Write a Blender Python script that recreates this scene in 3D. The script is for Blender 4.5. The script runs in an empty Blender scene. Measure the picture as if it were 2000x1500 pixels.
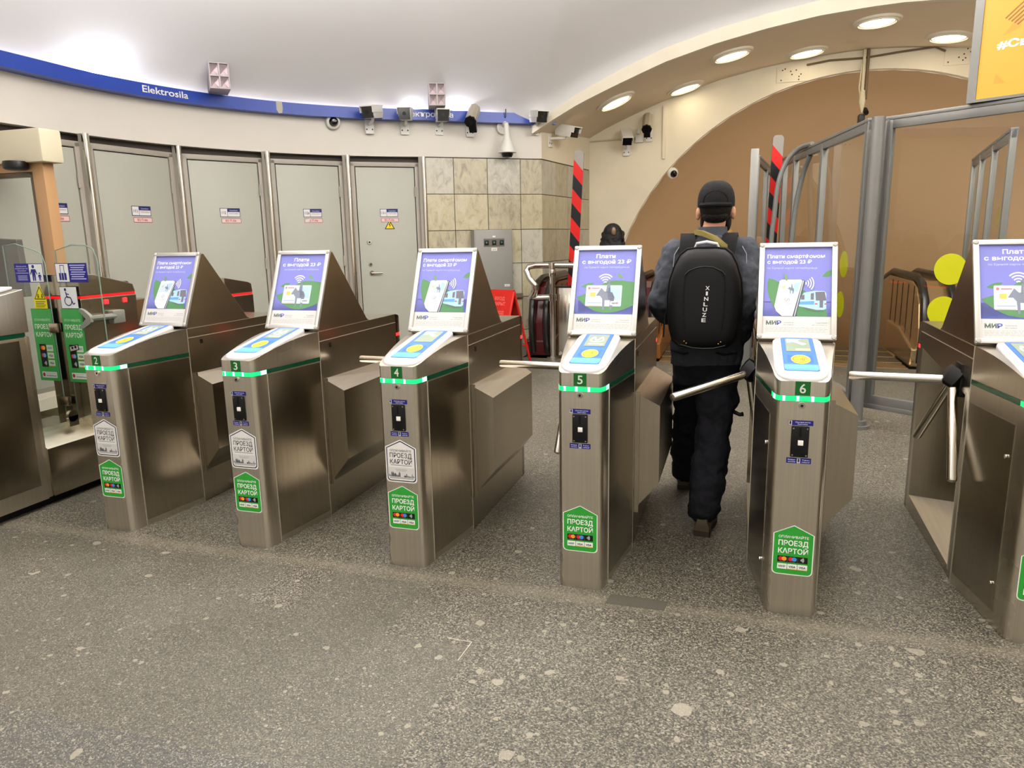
import bpy, bmesh, math, random
from mathutils import Vector, Matrix
from mathutils.geometry import tessellate_polygon
random.seed(7)
S = bpy.context.scene
COL = S.collection
PI = math.pi

# ------------------------------------------------------------------ camera
cam_d = bpy.data.cameras.new('camera'); cam = bpy.data.objects.new('camera', cam_d); COL.objects.link(cam)
F_PX, PITCH, YAW, ROLL = 1411.31, 0.1988, -0.3053, -0.0197
cam_d.sensor_fit = 'HORIZONTAL'; cam_d.sensor_width = 36.0; cam_d.lens = F_PX / 2000 * 36.0
cam_d.clip_start = 0.05; cam_d.clip_end = 100
fw = Vector((math.sin(YAW) * math.cos(PITCH), math.cos(YAW) * math.cos(PITCH), -math.sin(PITCH)))
rt = Vector((math.cos(YAW), -math.sin(YAW), 0)); up = rt.cross(fw)
rt2 = rt * math.cos(ROLL) + up * math.sin(ROLL); up2 = -rt * math.sin(ROLL) + up * math.cos(ROLL)
M = Matrix((rt2, up2, -fw)).transposed().to_4x4(); M.translation = (3.2063, -2.5055, 1.4527)
cam.matrix_world = M
S.camera = cam

# ------------------------------------------------------------------ view, world
S.view_settings.view_transform = 'Standard'; S.view_settings.look = 'None'
S.view_settings.exposure = 0.33; S.view_settings.gamma = 1.0; S.view_settings.use_curve_mapping = False
w = bpy.data.worlds.new('hall_ambient'); S.world = w; w.use_nodes = True
bg = w.node_tree.nodes['Background']; bg.inputs[0].default_value = (1.0, 0.93, 0.83, 1); bg.inputs[1].default_value = 0.9
S.cycles.max_bounces = 8; S.cycles.diffuse_bounces = 4; S.cycles.glossy_bounces = 5; S.cycles.transmission_bounces = 8
S.cycles.transparent_max_bounces = 12; S.cycles.caustics_reflective = False; S.cycles.caustics_refractive = False
S.cycles.sample_clamp_indirect = 4.0
S.cycles.use_denoising = True

def lamp(name, kind, loc, power, color=(1, .93, .82), size=.1, rot=None, **kw):
    l = bpy.data.lights.new(name, kind); l.energy = power; l.color = color
    if kind == 'POINT': l.shadow_soft_size = size
    if kind == 'AREA': l.size = size
    for k, v in kw.items(): setattr(l, k, v)
    o = bpy.data.objects.new(name, l); COL.objects.link(o); o.location = loc
    if rot: o.rotation_euler = rot
    return o

# the hall's line of cove lamps behind the blue band: strong spots and continuous tubes, both shining up the dome
COVE_SPOTS = [(-2.70, 3.30, 38), (-2.60, 4.30, 20), (-2.32, 4.85, 20), (-1.62, 5.76, 38), (-.82, 6.25, 20), (-.38, 6.56, 20), (.33, 7.02, 38)]
for i, (x, y, p) in enumerate(COVE_SPOTS):
    lamp('cove_lamp', 'POINT', (x, y, 3.03), p, (.95, .96, 1.0), .05)
def cove_tube(a, b, power, z=3.0, color=(1, .95, .88)):
    a, b = Vector(a), Vector(b); t = (b - a); n = Vector((t.y, -t.x)).normalized(); mid = (a + b) / 2
    d = Vector((n.x * .35, n.y * .35, 1)).normalized(); xa = Vector((t.x, t.y, 0)).normalized(); ya = d.cross(xa) * -1
    R = Matrix((xa, (-d).cross(xa), -d)).transposed()
    o = lamp('cove_tube', 'AREA', (mid.x, mid.y, z), power, color, t.length, None, shape='RECTANGLE', size_y=.06); o.rotation_euler = R.to_euler(); return o
_c, _r = Vector((1.1, 2.9)), 3.92 - .07
_pts = [(-2.75, -6.0), (-2.75, -3.0), (-2.75, 0.0)] + [(_c.x + _r * math.cos(PI - 1.085 * k / 5), _c.y + _r * math.sin(PI - 1.085 * k / 5)) for k in range(6)] + [(.52, 7.22)]
for _a, _b in zip(_pts, _pts[1:]): cove_tube(_a, _b, 0.5 * (Vector(_b) - Vector(_a)).length)
for _a, _b in (((12.4, 2.9), (12.4, -1.5)), ((12.4, -1.5), (12.4, -6))): cove_tube(_a, _b, 90)
# added unseen fill lights, facing up to brighten the dome
for (x, y, z, p) in ((0.2, -4.2, 2.5, 260), (4.5, -5.0, 2.5, 300), (9.5, -2.0, 2.5, 260), (0.6, 1.0, 2.9, 290), (4.6, 2.2, 3.2, 260)):
    lamp('added_dome_fill', 'AREA', (x, y, z), p, (1, .96, .91), 2.2, (PI, 0, 0))
# added unseen fill lights overhead, brightening the hall and its back wall
lamp('added_overhead_fill', 'AREA', (3.4, -1.6, 4.3), 90, (1, .93, .82), 4.0)
lamp('added_overhead_fill', 'AREA', (8.0, 1.0, 4.2), 80, (1, .93, .82), 3.0)
lamp('added_overhead_fill', 'AREA', (1.3, 2.2, 3.85), 100, (1, .94, .84), 2.0, (math.radians(38), 0, math.radians(28)))
lamp('added_overhead_fill', 'AREA', (4.6, 3.6, 3.75), 110, (1, .94, .84), 2.0, (math.radians(30), 0, 0))
# escalator tunnel lamps, low between the balustrades beyond the landing
for (x, y, z, p) in ((1.6, 10.6, -.8, 43), (3.5, 10.9, -.9, 58), (5.8, 10.9, -.9, 58), (8.0, 10.6, -.8, 43), (4.8, 15, -3.0, 87)):
    lamp('tunnel_lamp', 'POINT', (x, y, z), p, (1, .84, .64), .25)

# ------------------------------------------------------------------ materials
def lin(h):
    h = h.lstrip('#'); c = [int(h[i:i + 2], 16) / 255 for i in (0, 2, 4)]
    return tuple(x / 12.92 if x <= .04045 else ((x + .055) / 1.055) ** 2.4 for x in c) + (1,)
_m = {}
def mat(name, col, rough=.5, metal=0.0, emit=0.0, noise=0.0, nscale=8.0, bump=0.0, spec=None, ecol=None, stretch=None):
    if name in _m: return _m[name]
    m = bpy.data.materials.new(name); m.use_nodes = True; nt = m.node_tree
    b = nt.nodes['Principled BSDF']; c = lin(col) if isinstance(col, str) else tuple(col) + (1,)
    b.inputs['Base Color'].default_value = c; b.inputs['Roughness'].default_value = rough; b.inputs['Metallic'].default_value = metal
    if spec is not None: b.inputs['Specular IOR Level'].default_value = spec
    if emit:
        b.inputs['Emission Color'].default_value = lin(ecol) if ecol else c; b.inputs['Emission Strength'].default_value = emit
    if noise or bump:
        tc = nt.nodes.new('ShaderNodeTexCoord'); mp = nt.nodes.new('ShaderNodeMapping'); nt.links.new(tc.outputs['Object'], mp.inputs[0])
        mp.inputs['Scale'].default_value = stretch or (1, 1, 1)
        n = nt.nodes.new('ShaderNodeTexNoise'); n.inputs['Scale'].default_value = nscale; n.inputs['Detail'].default_value = 5
        nt.links.new(mp.outputs[0], n.inputs['Vector'])
        if noise:
            mx = nt.nodes.new('ShaderNodeMix'); mx.data_type = 'RGBA'
            mx.inputs[6].default_value = tuple(v * (1 - noise) for v in c[:3]) + (1,); mx.inputs[7].default_value = tuple(min(1, v * (1 + noise)) for v in c[:3]) + (1,)
            nt.links.new(n.outputs['Fac'], mx.inputs[0]); nt.links.new(mx.outputs[2], b.inputs['Base Color'])
        if bump:
            bp = nt.nodes.new('ShaderNodeBump'); bp.inputs['Strength'].default_value = bump; bp.inputs['Distance'].default_value = .01
            nt.links.new(n.outputs['Fac'], bp.inputs['Height']); nt.links.new(bp.outputs[0], b.inputs['Normal'])
    _m[name] = m; return m
def ink(h):                                                          # printed colour
    return mat('print_' + h.lstrip('#'), h, .45, 0, spec=.3)

def steel(name, col, rough, stretch, amp=.04):
    m = bpy.data.materials.new(name); m.use_nodes = True; nt = m.node_tree; b = nt.nodes['Principled BSDF']; N = nt.nodes.new; L = nt.links.new
    b.inputs['Metallic'].default_value = 1.0
    tc = N('ShaderNodeTexCoord'); mp = N('ShaderNodeMapping'); mp.inputs['Scale'].default_value = stretch; L(tc.outputs['Object'], mp.inputs[0])
    n = N('ShaderNodeTexNoise'); n.inputs['Scale'].default_value = 1; n.inputs['Detail'].default_value = 4; L(mp.outputs[0], n.inputs['Vector'])
    n2 = N('ShaderNodeTexNoise'); n2.inputs['Scale'].default_value = 2.5; L(tc.outputs['Object'], n2.inputs['Vector'])
    r = N('ShaderNodeMapRange'); r.inputs[3].default_value = rough - amp; r.inputs[4].default_value = rough + amp; L(n2.outputs['Fac'], r.inputs[0]); L(r.outputs[0], b.inputs['Roughness'])
    mx = N('ShaderNodeMix'); mx.data_type = 'RGBA'; c = lin(col)
    mx.inputs[6].default_value = tuple(v * .86 for v in c[:3]) + (1,); mx.inputs[7].default_value = tuple(min(1, v * 1.14) for v in c[:3]) + (1,)
    L(n.outputs['Fac'], mx.inputs[0]); L(mx.outputs[2], b.inputs['Base Color'])
    return m
STEEL_V = steel('brushed_steel_vertical', '#cdc5b6', .28, (160, 160, 2))
STEEL = steel('brushed_steel_panel', '#aca392', .22, (60, 60, 2))
STEEL_TOP = steel('brushed_steel_top', '#c4bcae', .30, (90, 3, 3))
CHROME = mat('polished_steel', '#cfcac2', .14, 1.0)
STEEL_DK = mat('dark_polished_steel', '#57514a', .16, 1.0)
ALU = mat('silver_snap_frame', '#cbc8c2', .32, .75)
GREY_ALU = mat('grey_aluminium_profile', '#73726e', .42, .45, noise=.06, nscale=6)
BLACK = mat('black_plastic', '#0a0a0a', .38, spec=.3)
BLACK_MATT = mat('black_matt', '#080808', .7, spec=.2)
EDGE = mat('pale_seam_highlight', '#ddd5c6', .35, .8)
WHITE_PL = mat('white_plastic', '#c3c1c0', .35)
def glass_mat(name, tint=(1, 1, 1), rough=.0, ior=1.45):
    m = bpy.data.materials.new(name); m.use_nodes = True; nt = m.node_tree; nt.nodes.clear(); N = nt.nodes.new; L = nt.links.new
    o = N('ShaderNodeOutputMaterial'); mix = N('ShaderNodeMixShader'); t = N('ShaderNodeBsdfTransparent'); g = N('ShaderNodeBsdfGlossy'); lw = N('ShaderNodeLayerWeight'); lw.inputs[0].default_value = .5; pw = N('ShaderNodeMath'); pw.operation = 'POWER'; pw.inputs[1].default_value = 5; L(lw.outputs['Facing'], pw.inputs[0]); f = N('ShaderNodeMath'); f.operation = 'MULTIPLY_ADD'; f.inputs[1].default_value = .9; f.inputs[2].default_value = .05; L(pw.outputs[0], f.inputs[0])
    t.inputs[0].default_value = tint + (1,); g.inputs['Roughness'].default_value = rough
    L(f.outputs[0], mix.inputs[0]); L(t.outputs[0], mix.inputs[1]); L(g.outputs[0], mix.inputs[2]); L(mix.outputs[0], o.inputs[0])
    return m
GLASS = glass_mat('clear_glass', (.94, .96, .94)); GLASS_EDGE = mat('glass_edge', '#6f8478', .15, 0)

# ------------------------------------------------------------------ objects
def tag(o, label=None, cat=None, group=None, kind=None):
    if label: o['label'] = label
    if cat: o['category'] = cat
    if group: o['group'] = group
    if kind: o['kind'] = kind
    return o
def thing(name, label, cat, loc=(0, 0, 0), rz=0.0, group=None):
    o = bpy.data.objects.new(name, None); COL.objects.link(o); o.location = loc; o.rotation_euler = (0, 0, rz); o.empty_display_size = .1
    return tag(o, label, cat, group)
def copy_tree(o, parent=None):
    c = o.copy(); COL.objects.link(c)
    if parent is not None: c.parent = parent
    for ch in list(o.children): copy_tree(ch, c)
    return c

class MB:
    """collects shapes into one mesh"""
    def __init__(self): self.v = []; self.f = []; self.mi = []; self.sm = []; self.xf = None
    def add(self, vs, fs, m=0, smooth=False):
        b = len(self.v)
        self.v += [tuple(self.xf @ Vector(p)) if self.xf else tuple(p) for p in vs]
        for f in fs: self.f.append([b + i for i in f]); self.mi.append(m); self.sm.append(smooth)
        return self
    def box(self, lo, hi, m=0, c=0.0):
        (x0, y0, z0), (x1, y1, z1) = lo, hi
        if c <= 0:
            vs = [(x, y, z) for x in (x0, x1) for y in (y0, y1) for z in (z0, z1)]
            return self.add(vs, [(0, 1, 3, 2), (4, 6, 7, 5), (0, 4, 5, 1), (2, 3, 7, 6), (0, 2, 6, 4), (1, 5, 7, 3)], m)
        bm = bmesh.new(); bmesh.ops.create_cube(bm, size=1)
        for q in bm.verts: q.co = Vector(((x0 + x1) / 2 + q.co.x * (x1 - x0), (y0 + y1) / 2 + q.co.y * (y1 - y0), (z0 + z1) / 2 + q.co.z * (z1 - z0)))
        bmesh.ops.bevel(bm, geom=bm.edges[:], offset=c, segments=2, affect='EDGES', profile=.6)
        bm.verts.index_update()
        self.add([q.co[:] for q in bm.verts], [[q.index for q in f.verts] for f in bm.faces], m, True); bm.free(); return self
    def prism(self, poly, axis, a, b, m=0, smooth=False):
        """2D polygon extruded along axis from a to b; coords are the remaining two axes in xyz order"""
        def P(u, v, t): return {0: (t, u, v), 1: (u, t, v), 2: (u, v, t)}[axis]
        n = len(poly); vs = [P(u, v, a) for u, v in poly] + [P(u, v, b) for u, v in poly]
        fs = [(i, (i + 1) % n, n + (i + 1) % n, n + i) for i in range(n)]
        self.add(vs, fs, m, smooth)
        tri = tessellate_polygon([[Vector((u, v, 0)) for u, v in poly]])
        self.add(vs[:n], [t for t in tri], m); self.add(vs[n:], [t[::-1] for t in tri], m); return self
    def tube(self, path, r, n=10, m=0, caps=True, closed=False):
        path = [Vector(p) for p in path]; k = len(path); rr = r if isinstance(r, (list, tuple)) else [r] * k
        vs = []; prev = None
        for i, p in enumerate(path):
            if closed: t = (path[(i + 1) % k] - path[i - 1])
            else: t = (path[min(i + 1, k - 1)] - path[max(i - 1, 0)])
            t.normalize()
            if prev is None:
                a = Vector((0, 0, 1)) if abs(t.z) < .9 else Vector((1, 0, 0)); u = t.cross(a).normalized()
            else: u = (prev - t * prev.dot(t)).normalized()
            prev = u; v = t.cross(u)
            for j in range(n):
                an = 2 * PI * j / n; vs.append(p + u * math.cos(an) * rr[i] + v * math.sin(an) * rr[i])
        fs = []
        for i in range(k if closed else k - 1):
            i2 = (i + 1) % k
            for j in range(n): fs.append((i * n + j, i * n + (j + 1) % n, i2 * n + (j + 1) % n, i2 * n + j))
        self.add(vs, fs, m, True)
        if caps and not closed: self.add(vs[:n], [list(range(n))[::-1]], m); self.add(vs[-n:], [list(range(n))], m)
        return self
    def cyl(self, a, b, r, n=20, m=0, r2=None): return self.tube([a, b], [r, r2 if r2 is not None else r], n, m)
    def loft(self, rings, m=0, caps=True, closed_u=True, smooth=True):
        n = len(rings[0]); vs = [p for r in rings for p in r]; fs = []
        for i in range(len(rings) - 1):
            for j in range(n if closed_u else n - 1):
                fs.append((i * n + j, i * n + (j + 1) % n, (i + 1) * n + (j + 1) % n, (i + 1) * n + j))
        self.add(vs, fs, m, smooth)
        if caps and closed_u: self.add(rings[0], [list(range(n))[::-1]], m); self.add(rings[-1], [list(range(n))], m)
        return self
    def ell(self, c, r, n=16, k=10, m=0, rot=None):
        R = rot or Matrix.Identity(3); c = Vector(c); rings = []
        for i in range(k + 1):
            th = -PI / 2 + PI * i / k; cr = max(math.cos(th), .02)
            rings.append([c + R @ Vector((r[0] * cr * math.cos(2 * PI * j / n), r[1] * cr * math.sin(2 * PI * j / n), r[2] * math.sin(th))) for j in range(n)])
        return self.loft(rings, m)
    def lathe(self, prof, c=(0, 0, 0), n=24, m=0, R=None):
        c = Vector(c); R = R or Matrix.Identity(3)
        rings = [[c + R @ Vector((r * math.cos(2 * PI * j / n), r * math.sin(2 * PI * j / n), z)) for j in range(n)] for r, z in prof]
        return self.loft(rings, m)
    def build(self, name, mats, parent=None, sharp=35, bevel=0.0, label=None):
        me = bpy.data.meshes.new(name); me.from_pydata(self.v, [], self.f)
        mats = mats if isinstance(mats, (list, tuple)) else [mats]
        for q in mats: me.materials.append(q)
        me.polygons.foreach_set('material_index', self.mi); me.polygons.foreach_set('use_smooth', self.sm)
        bm = bmesh.new(); bm.from_mesh(me); bmesh.ops.remove_doubles(bm, verts=bm.verts, dist=1e-5)
        bmesh.ops.recalc_face_normals(bm, faces=bm.faces); bm.to_mesh(me); bm.free()
        if any(self.sm): me.set_sharp_from_angle(angle=math.radians(sharp))
        o = bpy.data.objects.new(name, me); COL.objects.link(o)
        if parent is not None: o.parent = parent
        if bevel:
            b = o.modifiers.new('edge', 'BEVEL'); b.width = bevel; b.segments = 2; b.limit_method = 'ANGLE'; b.angle_limit = math.radians(40)
        if label: o['label'] = label
        return o
def structure(o, label, cat='room'): return tag(o, label, cat, None, 'structure')

# ------------------------------------------------------------------ lettering and printed art
_tc = {}
def text_geo(body, bold=0.0):
    k = (body, bold)
    if k in _tc: return _tc[k]
    c = bpy.data.curves.new('lettering', 'FONT'); c.body = body; c.offset = bold; c.resolution_u = 3
    o = bpy.data.objects.new('lettering', c); COL.objects.link(o)
    dg = bpy.context.evaluated_depsgraph_get(); dg.update(); me = bpy.data.meshes.new_from_object(o.evaluated_get(dg))
    vs = [v.co.xy[:] for v in me.vertices]; fs = [list(p.vertices) for p in me.polygons]
    bpy.data.objects.remove(o); bpy.data.curves.remove(c); bpy.data.meshes.remove(me)
    _tc[k] = (vs, fs); return _tc[k]
class Art:
    """flat printed artwork: coloured shapes in layers, mapped to a surface by map(u, v, lift)"""
    def __init__(self, mp, step=.0004): self.mb = MB(); self.mp = mp; self.cols = []; self.l = 0; self.step = step
    def _m(self, col):
        q = ink(col) if isinstance(col, str) else col
        if q not in self.cols: self.cols.append(q)
        return self.cols.index(q)
    def up(self): self.l += 1; return self
    def poly(self, pts, col):
        tri = tessellate_polygon([[Vector((p[0], p[1], 0)) for p in pts]])
        self.mb.add([self.mp(p[0], p[1], self.l * self.step) for p in pts], tri, self._m(col)); return self
    def rect(self, u0, v0, u1, v1, col): return self.poly([(u0, v0), (u1, v0), (u1, v1), (u0, v1)], col)
    def ell(self, u, v, ru, rv, col, n=24): return self.poly([(u + ru * math.cos(2 * PI * i / n), v + rv * math.sin(2 * PI * i / n)) for i in range(n)], col)
    def rrect(self, u0, v0, u1, v1, r, col, rv=None):
        rv = rv or r; pts = []
        for cu, cv, a in ((u1 - r, v0 + rv, -90), (u1 - r, v1 - rv, 0), (u0 + r, v1 - rv, 90), (u0 + r, v0 + rv, 180)):
            for k in range(5): an = math.radians(a + k * 22.5); pts.append((cu + r * math.cos(an), cv + rv * math.sin(an)))
        return self.poly(pts, col)
    def arc(self, u, v, r, wd, a0, a1, col, asp=1.0, n=14):
        o = []; i = []
        for k in range(n + 1):
            an = math.radians(a0 + (a1 - a0) * k / n); c, s = math.cos(an), math.sin(an)
            o.append((u + (r + wd / 2) * c, v + (r + wd / 2) * s * asp)); i.append((u + (r - wd / 2) * c, v + (r - wd / 2) * s * asp))
        return self.poly(o + i[::-1], col)
    def line(self, pts, wd, col):
        for a, b in zip(pts, pts[1:]):
            d = Vector((b[0] - a[0], b[1] - a[1])); n = Vector((-d.y, d.x)).normalized() * wd / 2
            self.poly([(a[0] + n.x, a[1] + n.y), (b[0] + n.x, b[1] + n.y), (b[0] - n.x, b[1] - n.y), (a[0] - n.x, a[1] - n.y)], col)
        return self
    def text(self, body, u, v, h, col, w=None, align='l', bold=.0):
        """baseline at v, capital height h, total width w (fitted)"""
        vs, fs = text_geo(body, bold)
        if not vs: return self
        x0 = min(p[0] for p in vs); x1 = max(p[0] for p in vs); cap = .714
        sy = h / cap; sx = (w / (x1 - x0)) if w else sy
        W = (x1 - x0) * sx; off = {'l': 0, 'c': -W / 2, 'r': -W}[align]
        self.mb.add([self.mp(u + off + (p[0] - x0) * sx, v + p[1] * sy, self.l * self.step) for p in vs], fs, self._m(col)); return self
    def build(self, name, parent=None, label=None): return self.mb.build(name, self.cols, parent, label=label)
def plane_map(o, U, V, N): 
    o, U, V, N = Vector(o), Vector(U), Vector(V), Vector(N)
    return lambda u, v, l: o + U * u + V * v + N * (l + .0006)
# ================================================================== the setting
def floor_material():
    m = bpy.data.materials.new('granite_floor'); m.use_nodes = True; nt = m.node_tree; b = nt.nodes['Principled BSDF']; N = nt.nodes.new; L = nt.links.new
    tc = N('ShaderNodeTexCoord'); P = tc.outputs['Object']
    def noise(sc, det=3, rough=.6):
        n = N('ShaderNodeTexNoise'); n.inputs['Scale'].default_value = sc; n.inputs['Detail'].default_value = det; n.inputs['Roughness'].default_value = rough; L(P, n.inputs['Vector']); return n.outputs['Fac']
    def ramp(src, stops):
        r = N('ShaderNodeValToRGB'); L(src, r.inputs[0]); e = r.color_ramp.elements
        while len(e) > 1: e.remove(e[0])
        e[0].position = stops[0][0]; e[0].color = stops[0][1]
        for p, c in stops[1:]: q = e.new(p); q.color = c
        return r.outputs[0]
    def mixc(f, a, c, mode='MIX'):
        x = N('ShaderNodeMix'); x.data_type = 'RGBA'; x.blend_type = mode
        for i, s in ((0, f), (6, a), (7, c)):
            if hasattr(s, 'links'): L(s, x.inputs[i])
            else: x.inputs[i].default_value = s
        return x.outputs[2]
    def math_(op, a, c=None):
        x = N('ShaderNodeMath'); x.operation = op
        for i, s in enumerate((a, c)):
            if s is None: continue
            if hasattr(s, 'links'): L(s, x.inputs[i])
            else: x.inputs[i].default_value = s
        return x.outputs[0]
    g = lambda v, t=(.88, .81, .64): tuple(v * q for q in t) + (1,)
    def grain(sc, stops):
        v = N('ShaderNodeTexVoronoi'); v.inputs['Scale'].default_value = sc; dn = N('ShaderNodeTexNoise'); dn.inputs['Scale'].default_value = sc * 1.3; L(P, dn.inputs['Vector'])
        va = N('ShaderNodeVectorMath'); va.operation = 'MULTIPLY_ADD'; L(dn.outputs['Color'], va.inputs[0]); va.inputs[1].default_value = (.9 / sc,) * 3; L(P, va.inputs[2]); L(va.outputs[0], v.inputs['Vector'])
        s = N('ShaderNodeSeparateColor'); L(v.outputs['Color'], s.inputs[0]); return ramp(s.outputs[0], stops)
    coarse = grain(230, [(.0, g(.02)), (.25, g(.045)), (.5, g(.10)), (.78, g(.16)), (1.0, g(.32))])
    fine = grain(270, [(.0, g(.04)), (.3, g(.07)), (.6, g(.11)), (.88, g(.15)), (1.0, g(.30))])
    dark = grain(290, [(.0, g(.035, (.86, .82, .73))), (.4, g(.07, (.86, .82, .73))), (.75, g(.11, (.86, .82, .73))), (1.0, g(.32))])
    sx = N('ShaderNodeSeparateXYZ'); L(P, sx.inputs[0]); X, Y = sx.outputs[0], sx.outputs[1]
    # slabs: behind the entry line coarse and pale; in front mixed slabs
    br = N('ShaderNodeTexBrick'); br.offset = .45; br.inputs['Scale'].default_value = 1; br.inputs['Brick Width'].default_value = .88; br.inputs['Row Height'].default_value = .43
    br.inputs['Mortar Size'].default_value = .0025; br.inputs['Color1'].default_value = (0, 0, 0, 1); br.inputs['Color2'].default_value = (1, 1, 1, 1); br.inputs['Mortar'].default_value = (.5, .5, .5, 1); br.inputs['Mortar Smooth'].default_value = 0; br.inputs['Bias'].default_value = 0
    mp = N('ShaderNodeMapping'); mp.inputs['Location'].default_value = (.22, .30, 0); L(P, mp.inputs[0]); L(mp.outputs[0], br.inputs['Vector'])
    front = math_('LESS_THAN', Y, .13); left = math_('LESS_THAN', X, 2.33); nearest = math_('LESS_THAN', Y, -1.0)
    mid1 = math_('MULTIPLY', math_('GREATER_THAN', Y, -.28), math_('GREATER_THAN', X, 1.98))
    wb = math_('MULTIPLY', left, math_('SUBTRACT', 1.0, mid1))
    patch = math_('MULTIPLY', math_('MULTIPLY', math_('GREATER_THAN', X, 1.30), math_('LESS_THAN', X, 1.52)), math_('GREATER_THAN', Y, -.22))
    wb = math_('MULTIPLY', wb, math_('SUBTRACT', 1.0, patch))
    c = mixc(math_('MULTIPLY', front, wb), coarse, fine)
    c = mixc(math_('MULTIPLY', math_('MULTIPLY', front, nearest), math_('LESS_THAN', X, 2.1)), c, dark)
    # pale inclusions
    for sc, th, keep in ((9, .30, .30), (19, .30, .45), (42, .30, .5)):
        v = N('ShaderNodeTexVoronoi'); v.inputs['Scale'].default_value = sc
        dn = N('ShaderNodeTexNoise'); dn.inputs['Scale'].default_value = sc * 2.2; L(P, dn.inputs['Vector'])
        va = N('ShaderNodeVectorMath'); va.operation = 'MULTIPLY_ADD'; L(dn.outputs['Color'], va.inputs[0]); va.inputs[1].default_value = (.35 / sc,) * 3; L(P, va.inputs[2]); L(va.outputs[0], v.inputs['Vector'])
        sp = N('ShaderNodeSeparateColor'); L(v.outputs['Color'], sp.inputs[0])
        zone = math_('SUBTRACT', 1.0, math_('MULTIPLY', wb, .55)); zone = math_('MULTIPLY', zone, math_('ADD', math_('MULTIPLY', front, .75), .25))
        rad = math_('MULTIPLY', math_('MULTIPLY', sp.outputs[0], th), math_('MULTIPLY', math_('LESS_THAN', sp.outputs[1], math_('MULTIPLY', zone, keep)), 1.0))
        mask = math_('LESS_THAN', v.outputs['Distance'], rad)
        c = mixc(math_('MULTIPLY', mask, .72), c, g(.34, (.85, .78, .63)))
    # joints and the worn sandy strip along the line of gates
    jt = math_('MULTIPLY', br.outputs['Fac'], .6)
    c = mixc(jt, c, g(.12))
    stn = ramp(noise(1.3, 4), [(.35, (.80, .78, .72, 1)), (.62, (1.05, 1.04, 1.0, 1))])
    c = mixc(1.0, c, stn, 'MULTIPLY')
    worn = math_('SUBTRACT', 1.0, math_('MINIMUM', math_('MULTIPLY', math_('ABSOLUTE', math_('SUBTRACT', Y, .19)), 14.0), 1.0))
    c = mixc(math_('MULTIPLY', worn, .35), c, g(.27, (.8, .69, .48)))
    L(c, b.inputs['Base Color'])
    rr = N('ShaderNodeMapRange'); rr.inputs[3].default_value = .36; rr.inputs[4].default_value = .6; L(noise(90), rr.inputs[0]); L(rr.outputs[0], b.inputs['Roughness'])
    bp = N('ShaderNodeBump'); bp.inputs['Strength'].default_value = .12; bp.inputs['Distance'].default_value = .003; L(noise(200), bp.inputs['Height']); L(bp.outputs[0], b.inputs['Normal'])
    return m
FLOOR_M = floor_material()
fb = MB(); fb.prism([(-3.2, -6.2), (12.7, -6.2), (12.7, 6.0), (9.0, 6.0), (9.0, 7.8), (12.7, 7.8), (12.7, 8.2), (-3.2, 8.2), (-3.2, 6.0), (-3.2, 2.0)][:3] + [(.66, 6.0), (.66, 9.4), (-3.2, 9.4)], 2, -.06, 0.0)
structure(fb.build('floor', FLOOR_M), 'grey speckled granite floor of the hall', 'floor')

q = MB()
for pa, pb in (((2.223, -.246), (2.320, -.248)), ((2.320, -.248), (2.314, -.373))):
    pa, pb = Vector(pa), Vector(pb); n_ = Vector((-(pb - pa).y, (pb - pa).x)).normalized() * .0013
    q.prism([tuple(pa + n_), tuple(pb + n_), tuple(pb - n_), tuple(pa - n_)], 2, 0, .0008)
structure(q.build('floor_mark', mat('chalky_scratch', '#b5ae9c', .7)), 'pale angled scratch on the granite floor', 'floor mark')
q = MB(); q.prism([(2.74, .165), (2.975, .165), (2.985, .245), (2.75, .25)], 2, 0, .0006); structure(q.build('floor_patch', mat('dark_patch', '#4a463c', .6, noise=.45, nscale=160)), 'dark mended patch in the granite floor beside gate 5', 'floor patch')
PLASTER = mat('white_plaster', '#d6d1c9', .75, noise=.05, nscale=2.5, bump=.08)
PLASTER_W = mat('warm_cream_plaster', '#ddd3bd', .8, noise=.09, nscale=2.2, bump=.1)
CEIL_M = mat('ceiling_plaster', '#dedde0', .8, noise=.03, nscale=1.6, bump=.18)
SOFFIT_M = mat('taupe_soffit_paint', '#d3c3aa', .7, noise=.05, nscale=2)
FASCIA_M = mat('off_white_rib', '#d6cebc', .7, noise=.08, nscale=4)
TUNNEL_M = mat('tan_tunnel_paint', '#c6ab88', .7, noise=.05, nscale=1.2)
CX = 4.83                                                            # axis of the escalator hall
AC, AR = Vector((1.1, 2.9)), 3.92                                    # the round wall of the vestibule
def arc_path(n=26):
    a0, a1 = PI, math.atan2(6.38 - AC.y, -.74 - AC.x)
    return [(AC.x + AR * math.cos(a0 + (a1 - a0) * i / n), AC.y + AR * math.sin(a0 + (a1 - a0) * i / n)) for i in range(n + 1)]
PATH = [(-2.82, -6.0), (-2.82, -3.0), (-2.82, 0)] + arc_path() + [(.0, 6.93), (.59, 7.33)]
def offset_path(p, d):
    out = []
    for i, q in enumerate(p):
        a = Vector(p[max(i - 1, 0)]); b = Vector(p[min(i + 1, len(p) - 1)]); t = (b - a).normalized()
        out.append((q[0] + t.y * d, q[1] - t.x * d))                 # towards the hall
    return out
def wall_strip(mb, p, z0, z1, m=0, rows=1):
    for r in range(rows):
        za, zb = z0 + (z1 - z0) * r / rows, z0 + (z1 - z0) * (r + 1) / rows
        for a, b in zip(p, p[1:]): mb.add([(a[0], a[1], za), (b[0], b[1], za), (b[0], b[1], zb), (a[0], a[1], zb)], [(0, 1, 2, 3)], m, True)
    return mb
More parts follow.
